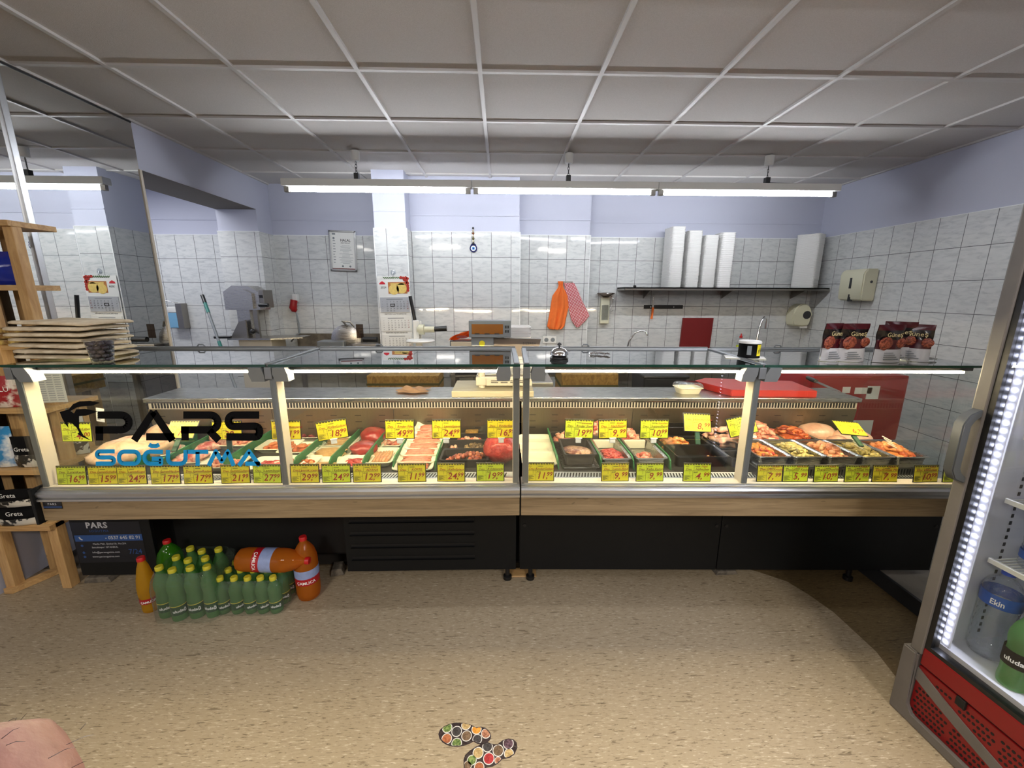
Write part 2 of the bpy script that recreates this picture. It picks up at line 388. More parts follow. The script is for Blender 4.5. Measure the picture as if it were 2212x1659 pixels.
# plaster bead running along the painted band
b.m = 0
for x0, x1, y in ((-1.21, -.91, 4.17), (-.91, .185, 4.375), (.185, .945, 4.575), (.945, XR, YB), (XL, -1.21, YB), (-4.5, -2.86, YB)): b.box(x0, y-.006, 2.2, x1, y+.004, 2.212, .002, seg=1)
b.build('wall_back', ['blue_paint', 'tile_back', 'tile_side', 'soffit_paint', 'white_edge'], kind='structure')
b = MB(); b.m = 0; b.box(XR, YF, 0, XR+.1, YB+.1, CZ+.05); b.m = 1; b.box(XR-T, YF, 0, XR, YB, TZ); b.m = 2; b.box(XR-.011, YF, TZ-.003, XR, YB, TZ+.002)
b.build('wall_right', ['blue_paint', 'tile_side', 'white_edge'], kind='structure')
b = MB(); b.m = 0; b.box(XL-.1, YF, 0, XL, 3.1, CZ+.03); b.box(-4.6, 3.0, 0, XL-.1, 3.1, CZ+.03); b.box(-4.6, 3.1, 0, -4.5, YB, CZ+.03)
b.build('wall_left', ['blue_paint'], kind='structure')
b = MB(); b.box(-4.6, YF-.1, 0, XR+.1, YF, CZ+.05); b.build('wall_front', ['soffit_paint'], kind='structure')
# ---- mirror on the side wall
t = thing('wall_mirror', 'tall mirror panels covering the side wall up to the ceiling', 'mirror', (XL, 0, 0))
b = MB(); b.box(.002, 2.335, .3, .008, 3.085, CZ-.004); b.build('mirror_pane', 'mirror', t)
b = MB(); b.box(.002, .2, .3, .008, 2.315, CZ-.004); b.build('mirror_pane', 'mirror', t)
b = MB(); b.box(.001, 2.308, .3, .02, 2.342, CZ-.003, .003); b.build('divider_strip', 'alu', t)
b = MB(); b.box(0, 3.082, .3, .014, 3.102, 2.262, .002); b.build('edge_strip', 'cream_metal', t)
b = MB(); b.box(.001, 2.2, CZ-.012, .011, 3.085, CZ-.001); b.build('top_gap_strip', 'matt_black', t)

# ---- hanging fluorescent fitting: three tubes in a row
L1 = 1.525
def strip(label, loc, tube):
    t = thing('strip_light', label, 'light', loc)
    b = MB()
    for k in range(3):
        b.box(k*L1, -.04, .03, (k+1)*L1-.003, .04, .085, .004)
    b.build('housing', 'white_plastic', t)
    for k in range(3):
        b = MB(); b.cyl((k*L1+.06, 0, .006), ((k+1)*L1-.06, 0, .006), .013, n=12); b.build('tube', tube, t, 40)
        for x in (k*L1+.03, (k+1)*L1-.035):
            b = MB(); b.box(x-.02, -.016, -.012, x+.02, .016, .034, .004)
            for q in (-.006, .004): b.box(x-.018, -.017, q, x+.018, .017, q+.004)
            b.build('lamp_holder', 'steel_dull', t)
strip('long white fluorescent batten with three bare tubes hung from ceiling', (-1.76, 3.62, 2.255), 'tube_light')
strip('second fluorescent batten over the customer side, seen only as tile reflections', (-1.76, .95, 2.46), 'tube_dim')
for k, px in enumerate((775, 1228, 1668)):
    p = atZ(px, 334, CZ); n_ = ('first', 'second', 'third')[k]
    t = thing('ceiling_hook', 'cream ceiling cup with dark chain, %s one from the mirror side' % n_, 'hook', (p.x, 3.62, CZ), group='hangers above the strip light')
    b = MB(); b.lathe([(.028, -.075), (.034, -.068), (.035, -.002), (.03, 0)], n=16); b.build('cup', 'white_plastic', t, 40)
    b = MB(); z = -.075
    for q in range(4):
        pts = [(math.cos(a)*(.007 if q % 2 else .003), math.cos(a)*(.003 if q % 2 else .007), z-.014+math.sin(a)*.016) for a in [2*PI*i/10 for i in range(10)]]
        b.tube(pts, .0022, 6, closed=True); z -= .024
    b.build('chain', 'charcoal', t, 60)
    b = MB(); b.box(-.018, -.02, -.212, .018, .02, -.165, .003); b.build('bracket', 'charcoal', t)
b = MB(); b.tube([(2.2, 3.63, 2.352), (2.4, 3.63, 2.349), (2.6, 3.63, 2.346), (2.8, 3.63, 2.343)], .004, 6)
tag(b.build('supply_cable', 'black_plastic', None, 60), 'black cable lying along top of the strip light', 'cable')

# ================================================================== the display counter, two modules
def counter(name, label, org, rz, L, joints, kind):
    t = thing(name, label, 'counter', org, rz)
    near_l = kind == 'mirror'
    # body under the deck
    b = MB(); b.box(-.24 if near_l else .0, .43 if near_l else .32, .11, L if near_l else L+.30, 1.0, .57); b.box(.01, .03, .575, L-.01, 1.0, .64)
    if near_l: b.box(-.012, -.02, .565, -.001, .98, .712, .002)
    b.build('body', 'panel_dark', t)
    b = MB(); b.box(0.0, 0, .572, L-.002, .018, .655, .002); b.build('fascia', 'oak_fascia', t)
    b = MB(); b.prism([(-.004, .655), (-.012, .658), (-.012, .666), (-.004, .669), (-.004, .672), (-.010, .676), (-.012, .688), (-.006, .695), (.0, .697), (.0, .70), (.012, .703), (.012, .706), (.075, .706), (.075, .655)], lambda u, v, h: Vector((h, u, v)), 0, L-.002)
    b.build('front_rail', 'alu', t)
    b = MB(); b.box(.012, .012, .706, L-.012, .060, .709); b.build('inner_ledge', 'cream_metal', t)
    b = MB(); b.box(.012, .13, .69, L-.012, .56, .70); b.build('deck', 'deck_dark', t)
    # slotted air return along the front of the deck
    b = MB(); b.m = 0; b.box(.012, .06, .694, L-.012, .135, .701); b.m = 1
    n = int((L-.1)/.0125); sl = -.012
    for i in range(n):
        x = .05+i*.0125
        b.prism([(x, .07), (x+.0055, .07), (x+.0055-sl, .125), (x-sl, .125)], lambda u, v, h: Vector((u, v, h)), .6995, .7016)
    b.build('air_return_grille', ['white_plastic', 'matt_black'], t)
    # rear lining panels with hanger slots
    np_ = 3; w = (L-.024)/np_
    for k in range(np_):
        b = MB(); b.m = 0; x0 = .012+k*w
        b.prism([(.56, .70), (.552, .70), (.532, .872), (.54, .872)], lambda u, v, h: Vector((h, u, v)), x0, x0+w-.003)
        b.m = 1
        for zz in (.765, .80, .835):
            y = .552-(zz-.70)/.172*.02
            for q in range(5):
                xx = x0+(q+.5)*w/5
                if xx+.015 < x0+w: b.box(xx-.016, y-.0012, zz-.0012, xx+.016, y+.001, zz+.0012)
        b.build('lining_panel', ['steel_panel', 'matt_black'], t)
    # air outlet strip below the worktop
    b = MB(); b.m = 0; b.box(.012, .54, .868, L-.012, .56, .908); b.m = 1
    i = 0; x = .03
    while x < L-.03:
        b.box(x, .5365, .876, x+.0075, .541, .902); x += .015
    b.build('air_outlet', ['cream_metal', 'matt_black'], t)
    b = MB(); b.box(.0, .525, .908, L-.002, .77, .93, .004); b.build('worktop', 'steel', t)
    b = MB(); b.box(.01, .77, .1, L-.01, 1.0, .64); b.build('rear_casing', 'steel_dull', t)
    # lower front panels
    if near_l:
        b = MB(); b.box(-.25, .298, .10, .12, .318, .568, .003); b.build('kick_panel', 'panel_dark', t)
        b = MB(); b.m = 0; b.box(1.03, .30, .10, L-.004, .318, .568, .002); b.m = 1
        for k in range(6):
            z = .15+k*.067; b.box(1.06, .2985, z+.016, 1.66, .302, z+.034)
            b.m = 0; b.prism([(.302, z+.012), (.284, z+.017), (.284, z+.020), (.302, z+.018)], lambda u, v, h: Vector((h, u, v)), 1.06, 1.66); b.m = 1
        b.build('louvre_panel', ['panel_dark', 'matt_black'], t)
        b = MB(); b.box(.12, .425, .12, 1.03, .43, .56); b.build('cavity', 'matt_black', t)
    else:
        for x0, x1 in ((.004, .985), (.989, L+.30)):
            b = MB(); b.box(x0, .30, .10, x1, .318, .568, .002); b.build('kick_panel', 'panel_dark', t)
            for kx in (x0+.022, x1-.022):
                b = MB(); b.cyl((kx, .301, .345), (kx, .296, .345), .008, n=12); b.build('panel_lock', 'matt_black', t, 40)
    for x in (.06, L-.045):
        b = MB(); b.lathe([(.022, .012), (.022, .02), (.012, .026), (.012, .11)], (x, .36, 0), 12); b.lathe([(.022, 0.002), (.022, .012)], (x, .36, 0), 12); b.build('foot', 'black_plastic', t, 40)
    # glazing
    jj = [0]+joints+[L]
    for k in range(len(jj)-1):
        x0, x1 = jj[k]+.004, jj[k+1]-.004
        b = MB(); b.box(x0, .0, .707, x1, .006, 1.176); b.build('front_glass', 'glass_front', t)
        xt = x1 if near_l or k == 0 else x1-.045
        b = MB(); b.m = 0; b.box(x0, -.012, 1.186, xt, .425, 1.194); b.m = 1; b.box(x0, -.0135, 1.1855, xt, -.012, 1.1945)
        b.build('top_glass', ['glass_top', 'glass_rim'], t)
        b = MB(); b.box(x0+.05, .018, 1.168, x1-.05, .05, 1.184, .002); b.build('lamp_channel', 'black_plastic', t)
        b = MB(); b.cyl((x0+.07, .032, 1.161), (x1-.07, .032, 1.161), .0046, n=10); b.build('lamp_tube', 'led_warm', t, 40)
        b = MB(); b.cyl((x0+.004, .425, 1.193), (xt-.004 if k or near_l else x1-.004, .425, 1.193), .0125, n=14); b.build('rear_tube', 'grey_metal', t, 40)
    b = MB(); b.box(.03, .072, .702, L-.03, .0765, .872); b.build('guard_glass', 'glass_front', t)
    ex = .004 if near_l else L-.010
    b = MB(); b.prism([(.01, .707), (.53, .707), (.53, .99), (.42, 1.176), (.01, 1.176)], lambda u, v, h: Vector((h, u, v)), ex, ex+.006); b.build('end_glass', 'glass_front', t)
    # posts with corner brackets
    posts = [(.012, 1)] if near_l else [(.006, 1)]
    for j in joints: posts += [(j-.026, 0), (j+.004, 1)] if False else [(j-.011, 2)]
    if near_l: posts.append((L-.028, 2))
    for x, s in posts:
        b = MB(); b.box(x, .012, .708, x+.022, .066, 1.15, .002); b.build('post', 'grey_metal', t)
        b = MB(); 
        for fx in (x-.0012, x+.022):
            b.box(fx, .016, .71, fx+.0012, .0655, 1.14)
        b.build('post_lit_side', 'cream_metal', t)  # cream sheets paint the lamp tubes' glow onto the grey post sides
        for bx in ((x-.058, x+.028) if s == 2 and x < L-.1 else ((x+.03,) if s == 1 else (x-.062,))):
            if bx < 0: continue
            b = MB(); b.prism([(0, 0), (.048, 0), (.052, .030), (.048, .056), (.004, .056), (-.003, .030)], lambda u, v, h: Vector((bx+u, -.010+h-(v-.03)*.35, 1.128+v)), 0, .045)
            b.build('bracket', 'grey_plastic', t)
        b = MB(); b.box(x-.002, -.012, 1.14, x+.024, .03, 1.184, .002); b.build('clamp', 'grey_metal', t)
        if not (near_l and x < .1): b = MB(); b.box(x+.001, -.008, 1.186, x+.021, .42, 1.199, .002); b.build('side_bar', 'grey_metal', t)
    hs = ([.40, 1.22] if near_l else [.31, 1.22])
    for hx in hs:
        pts = [(hx+.017*c[0], .43, 1.193+.02*c[1]) for c in ((-.6, 1), (.6, 1), (1, .6), (1, -.6), (.6, -1), (-.6, -1), (-1, -.6), (-1, .6))]
        b = MB(); b.tube(pts, .0035, 8, closed=True); b.build('ring_handle', 'grey_plastic', t, 60)
    return t
CL = counter('display_counter', 'refrigerated glass meat counter module beside the mirror with louvred base', (-1.795, 1.5, 0), 0, 1.868, [.942], 'mirror')
CR = counter('display_counter', 'refrigerated glass meat counter module ending by the drinks fridge', (.077, 1.5, 0), -.026, 1.757, [.892], 'fridge')

# ================================================================== things on and by the back wall
def xz(px, py, Y):
    p = atY(px, py, Y); return p.x, p.z
def rr(w, d, r, n=4):
    """rounded rectangle outline"""
    out = []
    for cx, cy, a0 in ((w/2-r, d/2-r, 0), (-w/2+r, d/2-r, PI/2), (-w/2+r, -d/2+r, PI), (w/2-r, -d/2+r, 1.5*PI)):
        for i in range(n+1):
            a = a0+PI/2*i/n; out.append((cx+math.cos(a)*r, cy+math.sin(a)*r))
    return out
def tray_into(b, w, d, h, flare=.012, lip=.006, t=.004, r=.02, n=4, base=(0, 0, 0)):
    """open rectangular dish: bottom, flared walls, rolled lip"""
    B = Vector(base)
    L = [(w-2*flare, d-2*flare, 0), (w, d, h-.003), (w+2*lip, d+2*lip, h), (w+2*lip-.002, d+2*lip-.002, h+.003), (w-2*t, d-2*t, h), (w-2*flare-2*t, d-2*flare-2*t, t)]
    rows = [[b.bm.verts.new(B+Vector((x, y, z))) for x, y in rr(a, c, min(r, a/2.1, c/2.1), n)] for a, c, z in L]
    b.face(rows[0][::-1])
    for a, c in zip(rows, rows[1:]): b.skin(a, c)
    b.face(rows[-1])

# certificate
x0, z0 = xz(706, 496, 4.69); x1, z1 = xz(774, 587, 4.69); w, h = .285, .42
t = thing('framed_certificate', 'silver framed halal certificate hanging on the tiled wall', 'picture', ((x0+x1)/2, 4.706, (z0+z1)/2), rot=(0, .03, 0))
b = MB(); 
for a in ((-w/2, -h/2, -w/2+.018, h/2), (w/2-.018, -h/2, w/2, h/2), (-w/2, h/2-.018, w/2, h/2), (-w/2, -h/2, w/2, -h/2+.018)): b.box(a[0], -.018, a[1], a[2], 0, a[3], .002)
b.build('frame', 'alu', t)
b = MB(); b.box(-w/2+.015, -.006, -h/2+.015, w/2-.015, -.002, h/2-.015); b.build('certificate_sheet', 'paper', t)
b = MB(); b.box(-w/2+.022, -.0075, -h/2+.02, w/2-.022, -.006, -h/2+.028); b.build('dark_strip', 'dark_red', t)
text('HALAL', .036, 'ink_black', t, (.03, -.0068, .11), bold=.0006); text('ZERTIFIKAT', .02, 'ink_black', t, (.03, -.0068, .082))
b = MB(); random.seed(3)
for k in range(16):
    q = random.uniform(.03, .08); b.box(.03-q, -.0066, .055-k*.0125, .03+q, -.0062, .0575-k*.0125)
for k in range(9): b.box(-.105, -.0066, .10-k*.028, -.105+random.uniform(.012, .03), -.0062, .107-k*.028)
b.box(-.11, -.0066, .165, -.075, -.0062, .182)
b.lathe([(.012, -.0066), (.012, -.0062)], (-.095, 0, .13), 14, (0, 1, 0)); b.lathe([(.011, -.0066), (.011, -.0062)], (.07, 0, -.16), 14, (0, 1, 0)); b.lathe([(.011, -.0066), (.011, -.0062)], (-.01, 0, -.16), 14, (0, 1, 0))
b.build('printed_text', 'grey_plastic', t, kind='stuff')

# calendar on the column
cx = -1.055; top = 1.607; Yc = 4.15
t = thing('wall_calendar', 'long paper wall calendar of three months hung on the column', 'calendar', (cx, Yc, top), rot=(0, -.012, 0))
b = MB(); b.box(-.155, 0, -.80, .155, .003, 0); b.build('backing_card', 'paper', t)
plain('cal_grey', (176, 178, 182), .6, var=.04); plain('cal_pack', (176, 112, 60), .5, var=.2, sc=40); plain('cal_gold', (226, 196, 110), .5, var=.2, sc=60); plain('tomato', (170, 44, 34), .4, var=.2, sc=30); plain('leaf_print', (58, 92, 46), .6, var=.3, sc=40); plain('logo_red', (190, 30, 44), .5)
b = MB(); b.m = 0; b.box(-.055, -.0012, -.165, .13, 0, -.055); b.m = 1; b.lathe([(.05, -.002), (.05, -.001)], (.0, 0, -.125), 18, (0, 1, 0)); b.lathe([(.05, -.002), (.05, -.001)], (.075, 0, -.115), 18, (0, 1, 0)); b.box(-.03, -.002, -.08, .11, -.001, -.065)
b.m = 2
for tx, tz in ((.075, -.012), (.098, -.016), (.122, -.014), (.138, -.022), (.108, -.034), (.130, -.044), (.138, -.066), (.122, -.062), (.137, -.09), (.139, -.112), (.137, -.135)): b.lathe([(.014, -.0026), (.014, -.002)], (tx, 0, tz), 12, (0, 1, 0))
b.m = 3
for k in range(12):
    x = -.1+k*.018; b.prism([(x, -.002), (x+.014, -.008), (x+.024, -.026), (x+.006, -.016)], lambda u, v, h: Vector((u, h, v)), -.0022, -.0016)
b.m = 4; b.prism([(-.14, -.075), (-.135, -.06), (-.11, -.045), (-.085, -.06), (-.08, -.075)], lambda u, v, h: Vector((u, h, v)), -.0015, -.001)
b.build('picture_print', ['cal_pack', 'cal_gold', 'tomato', 'leaf_print', 'logo_red'], t)
text('2024', .027, 'ink_black', t, (-.1, -.0015, -.105))
weeks = ['1 2 3 4 5 6 7', '8 9 10 11 12 13 14', '15 16 17 18 19 20 21', '22 23 24 25 26 27 28', '29 30 31']
for k, (zt, mt, ttl) in enumerate(((-.20, 'cal_grey', 'EGETÜRK KALİTE DEMEKTİR'), (-.385, 'paper', 'EGETÜRK HİJYEN DEMEKTİR'), (-.565, 'paper', 'EGETÜRK LEZZET DEMEKTİR'))):
    b = MB(); b.box(-.142, -.005, zt-.145, .142, -.0005, zt); sh = b.build('month_sheet', mt, t)
    for r_, row in enumerate(weeks):
        zz = zt-.043-r_*.022
        for q, s_ in enumerate(row.split(' ')):
            text(s_, .017, 'ink_black' if q < 6 else 'ink_red', sh, (-.075+q*.033, -.0056, zz), name='date')
        text(str(9+k*4+r_), .012, 'grey_plastic', sh, (-.122, -.0056, zz), name='week_number')
    b = MB(); b.box(-.08, -.0056, zt-.021, .08, -.0051, zt-.015); b.build('month_name', 'grey_plastic', sh)
    text(ttl, .0165, 'ink_black', t, (0, -.0015, zt-.163))
    if k == 0:
        b = MB(); 
        for a in ((-.042, -.088, .0, -.084), (-.042, -.066, .0, -.062), (-.042, -.088, -.038, -.062), (-.004, -.088, .0, -.062)): b.box(a[0], -.008, zt+a[1], a[2], -.005, zt+a[3])
        b.build('date_marker', 'ink_black', t)
t = thing('suction_hook', 'clear round suction hook holding the calendar', 'hook', (cx, 4.162, 1.645))
b = MB(); b.lathe([(.026, 0), (.022, .004), (.01, .008)], n=18, axis=(0, -1, 0)); b.build('suction_cup', 'clear_pet', t, 40)
b = MB(); b.tube([(0, -.008, .0), (0, -.012, -.01), (0, -.02, -.022), (0, -.018, -.036), (0, -.008, -.036)], .003, 6); b.build('metal_hook', 'chrome', t, 50)

# evil eye charm
x, zt = xz(1022, 492, 4.36)
t = thing('evil_eye_charm', 'blue glass evil eye charm hanging on a beaded cord', 'ornament', (x, 4.357, zt))
b = MB(); b.cyl((0, 0, 0), (0, 0, -.16), .003, n=6)
b.build('cord', 'old_board', t)
for k, (dz, r_, m_) in enumerate(((-.005, .011, 'charcoal'), (-.03, .01, 'old_board'), (-.055, .012, 'ink_brown'), (-.08, .01, 'old_board'), (-.105, .012, 'ink_dark'), (-.13, .01, 'old_board'), (-.15, .012, 'charcoal'))):
    b = MB(); b.ball((0, -.004, dz), r_, 10, 6); b.build('bead', m_, t, 60)
plain('eye_navy', (16, 26, 84), .12); plain('eye_sky', (110, 170, 232), .15)
b = MB()
for i, (r_, y) in enumerate(((.038, -.004), (.026, -.0085), (.017, -.0105), (.008, -.012))):
    b.m = (0, 1, 2, 0)[i]; b.lathe([(r_*.9, y+.008 if i == 0 else y+.004), (r_, y+.003), (r_*.9, y)], (0, 0, -.198), 24, (0, 1, 0))
b.build('glass_eye', ['eye_navy', 'foam_white', 'eye_sky'], t, 30)
b = MB(); b.prism([(0, -.158), (-.03, -.172), (-.024, -.158), (-.004, -.15), (.004, -.15), (.024, -.158), (.03, -.172)], lambda u, v, h: Vector((u, h, v)), -.006, -.002); b.build('bow', 'eye_navy', t)

# hook plate with cloths
xh, zh = xz(1222, 610, 4.56); Yp = 4.562
t = thing('towel_hook_plate', 'small steel hook plate on tiles carrying two cloths', 'hook', (xh, Yp, zh))
b = MB(); b.box(-.085, -.008, -.014, .075, .004, .012, .002); b.build('plate', 'steel_dull', t)
for dx in (-.06, .055):
    b = MB(); b.tube([(dx, -.006, 0), (dx, -.03, -.006), (dx, -.036, .004)], .003, 6); b.build('hook', 'chrome', t, 50)
def drape(name, label, cat, mats, x0, z0, rows, thick, mi=None):
    """rows: (z offset, left, right) edges of the hanging cloth; folded and thick"""
    b = MB(); n = 22
    def surf(u, v, s):
        k = v*(len(rows)-1); i = min(int(k), len(rows)-2); f = k-i
        z = rows[i][0]*(1-f)+rows[i+1][0]*f; l = rows[i][1]*(1-f)+rows[i+1][1]*f; r = rows[i][2]*(1-f)+rows[i+1][2]*f
        x = l+(r-l)*u; th = thick*(math.sin(u*PI)**.5)*(.35+.65*v)
        fold = .35+.65*abs(math.sin(u*9+v*3.1+math.sin(v*5)*.8))
        return Vector((x0+x, Yp-.012-(th*fold if s else 0)-.012*(1-v), z0+z))
    b.grid(lambda u, v: surf(u, v, 1), n, 26); b.grid(lambda u, v: surf(1-u, v, 0), n, 26)
    bmesh.ops.remove_doubles(b.bm, verts=b.bm.verts, dist=.0006)
    return tag(b.build(name, mats, None, 80), label, cat)
sx = 4.56/884*1.02
drape('orange_cloth', 'orange cloth bag hanging crumpled from the hook plate', 'cloth', 'orange_cloth', xh-.06, zh-.004, [(.015, -.03, .03), (-.03, -.02, .03), (-.06, -.03, .04), (-.14, -.085, .085), (-.25, -.10, .10), (-.38, -.12, .075), (-.47, -.135, .06), (-.50, -.11, .03)], .06)
m = N('check_cloth'); c_ = m.n('ShaderNodeTexCoord').outputs['Object']; mp = m.n('ShaderNodeMapping'); m.l(c_, mp.inputs[0]); mp.inputs['Rotation'].default_value = (0, .42, 0); sp_ = m.n('ShaderNodeSeparateXYZ'); m.l(mp.outputs[0], sp_.inputs[0])
fa = m.math('GREATER_THAN', m.math('FRACT', m.math('MULTIPLY', sp_.outputs[0], 62.0)), .5); fb = m.math('GREATER_THAN', m.math('FRACT', m.math('MULTIPLY', sp_.outputs[2], 62.0)), .5)
cc = m.ramp(m.math('MULTIPLY', m.math('ADD', fa, fb), .5), [(0, lin((228, 216, 214))), (.4, lin((206, 120, 124))), (.8, lin((166, 30, 44)))]); m.bsdf(cc, .9)
drape('checked_towel', 'red and white checked tea towel hanging tilted from the hook plate', 'towel', 'check_cloth', xh+.04, zh-.004, [(.0, -.06, .045), (-.05, -.05, .08), (-.2, -.02, .15), (-.35, .02, .235), (-.40, .03, .20), (-.48, .09, .12)], .018)

# wall soap dispenser with chrome cap
x, zt = xz(1308, 633, 4.70)
t = thing('soap_dispenser', 'slim wall soap dispenser with a dark round cap and bent lever', 'dispenser', (x, 4.71, zt))
b = MB(); b.box(-.055, -.05, -.34, .045, 0, -.05, .006); b.build('body', 'cream_plastic', t)
b = MB(); b.box(-.045, -.058, -.30, .035, -.05, -.13, .004); b.build('bottle_window', 'clear_pet', t)
b = MB(); b.lathe([(.03, -.05), (.05, -.03), (.098, -.008), (.095, 0), (.02, .008)], (-.005, -.05, 0), 20); b.build('cap', 'shade_plastic', t, 40)
b = MB(); b.tube([(.05, -.05, -.03), (.075, -.07, -.06), (.06, -.08, -.13), (.035, -.085, -.18), (.05, -.09, -.21), (.075, -.085, -.19)], .004, 6); b.build('lever', 'chrome', t, 60)
# shelf
xa, zs = xz(1350, 616, 4.42); zs = 1.515
b = MB(); b.box(0, .0, -.012, 3.52-xa, .29, 0); b.box(0, 0, -.03, 3.52-xa, .004, 0); b.box(0, 0, -.03, .004, .29, 0)
t = thing('wall_shelf', 'long grey steel wall shelf carrying stacks of foam trays', 'shelf', (xa, 4.42, zs))
b.build('board', 'steel_dull', t)
for x in (.3, 1.2, 2.0): b = MB(); b.prism([(0.02, -.012), (.29, -.012), (.29, -.12)], lambda u, v, h: Vector((h, u, v)), x, x+.004); b.build('bracket', 'steel_dull', t)
b = MB(); b.lathe([(.012, 0), (.018, .012), (.012, .022)], (.115, .03, 0), 12); b.build('stop_knob', 'black_plastic', t, 40)
# stacks of trays: every tray its own thing
proto = None
def foam_proto():
    b = MB(); tray_into(b, .132, .19, .02, .0015, .0025, .003, .022, 3); o = b.build('foam_tray', 'foam_white', None, 40); return o
names = ('tallest', 'second', 'third', 'fourth', 'lone rotated')
for k, (px, pyt, n_, rz, Y) in enumerate(((1462, 488, 49, 0, 4.53), (1500.5, 496, 47, 0, 4.53), (1535.5, 506, 44, 0, 4.53), (1570.5, 502, 26, 0, 4.53), (1761, 502, 46, .62, 4.56))):
    x, zt = xz(px, pyt, 4.44); x, _ = xz(px, 560, 4.44); x = x if k else x
    if k == 4: x, _ = xz(1762, 560, 4.5)
    H = zt-zs-.02; lab = 'white foam tray in the %s stack on the wall shelf' % names[k]
    if k == 4: lab = 'white foam tray in the stack turned cornerwise at shelf end'
    x0b, _ = xz(px-6, 612, 4.44)
    for q in range(n_):
        f = q/(n_-1)
        if proto is None: proto = foam_proto(); o = proto
        else: o = proto.copy(); COL.objects.link(o)
        o.location = (x0b+(x-x0b)*0+random.uniform(-.0015, .0015), Y+random.uniform(-.002, .002), zs+.0005+f*H); o.rotation_euler = (0, 0, rz+random.uniform(-.01, .01))
        hz = H/(n_-1)*.97/.023
        o.scale = (1.35, 1.15, hz) if k == 4 else (1.06, 1.25, hz) if k == 0 else (1.07, 1, hz)
        tag(o, lab, 'tray', ('foam trays in the %s stack on the shelf' % names[k]) if k < 4 else 'foam trays in the cornerwise stack')
# magnetic strip with knife
x0, z0 = xz(1391, 663, 4.70); x1, _ = xz(1475, 664, 4.70)
t = thing('knife_strip', 'black magnetic knife strip screwed to the tiles', 'knife rack', (x0, 4.71, z0))
b = MB(); b.box(0, -.014, -.02, x1-x0, 0, .022, .003); b.build('bar', 'black_plastic', t)
for f in (.17, .76): b = MB(); b.lathe([(.007, 0), (.006, .003)], ((x1-x0)*f, -.014, 0), 10, (0, -1, 0)); b.build('screw', 'chrome', t, 40)
xk, zk = xz(1410, 664, 4.69)
t = thing('kitchen_knife', 'knife with an orange handle held on the magnetic strip', 'knife', (xk, 4.692, zk), rot=(0, .03, 0))
b = MB(); b.prism([(-.008, 0), (.012, 0), (.012, .06), (.004, .115), (-.006, .135), (-.012, .08)], lambda u, v, h: Vector((u, h, v)), -.001, .001); b.build('blade', 'steel', t)
b = MB(); b.prism([(-.012, -.13), (.01, -.13), (.012, -.07), (.014, 0), (-.01, 0), (-.006, -.06)], lambda u, v, h: Vector((u, h, v)), -.009, .007); b.build('handle', 'orange_cloth', t)
# chopping board leaning
x0, zt = xz(1477, 687, 4.66); x1, _ = xz(1543, 690, 4.66)
b = MB(); b.box(0, -.012, -.46, x1-x0, .012, 0, .004); o = b.build('chopping_board', 'dark_red', None, loc=(x0, 4.685, zt), rot=(.06, 0, 0)); tag(o, 'dark red chopping board standing upright against the tiled wall', 'board')
# roll dispenser
x, zc = xz(1729, 680, 4.62)
t = thing('roll_dispenser', 'round cream paper roll dispenser on the tiled wall', 'dispenser', (x, 4.71, zc))
b = MB(); b.prism([(.105*math.cos(a)*.98, .115*math.sin(a)+.01) for a in [PI*.0+i*PI/12 for i in range(13)]]+[(-.11, -.06), (-.09, -.12), (0, -.13), (.085, -.12), (.1, -.06)], lambda u, v, h: Vector((u, h, v)), -.13, 0)
bmesh.ops.bevel(b.bm, geom=list(b.bm.edges), offset=.012, segments=3, affect='EDGES'); b.build('shell', 'cream_plastic', t, 50)
b = MB(); b.lathe([(.045, 0), (.045, .004)], (.045, -.1305, .0), 20, (0, -1, 0)); b.build('opening', 'charcoal', t, 40)
b = MB(); b.box(.0, -.11, -.15, .085, -.106, -.1); b.build('paper_end', 'paper', t)
# towel dispenser on the far side wall
t = thing('towel_dispenser', 'cream paper towel dispenser with a slot window on side wall', 'dispenser', (XR-.009, 4.02, 1.385))
b = MB(); b.prism([(0, .0), (-.115, .005), (-.135, .03), (-.14, .26), (-.11, .30), (0, .30)], lambda u, v, h: Vector((u, h, v)), -.14, .14)
bmesh.ops.bevel(b.bm, geom=list(b.bm.edges), offset=.01, segments=2, affect='EDGES'); b.build('case', 'cream_plastic', t, 40)
b = MB(); b.box(-.1425, -.012, .12, -.137, .012, .22, .002); b.box(-.136, -.014, -.003, -.10, .014, .07, .006); b.build('slot_window', 'charcoal', t)
b = MB(); b.lathe([(.012, 0), (.012, .004)], (-.06, -.14, .18), 12, (0, -1, 0)); b.build('lock', 'charcoal', t, 40)
# double socket
x0, z0 = xz(1187, 734, 4.56)
t = thing('double_socket', 'white double power socket on the tiled wall', 'socket', (x0, 4.566, z0))
b = MB(); b.box(-.075, -.012, -.038, .075, 0, .038, .003); b.build('frame', 'white_plastic', t)
for dx in (-.036, .036): b = MB(); b.lathe([(.024, 0), (.022, .003)], (dx, -.0125, 0), 18, (0, -1, 0)); b.build('insert', 'grey_plastic', t, 40)
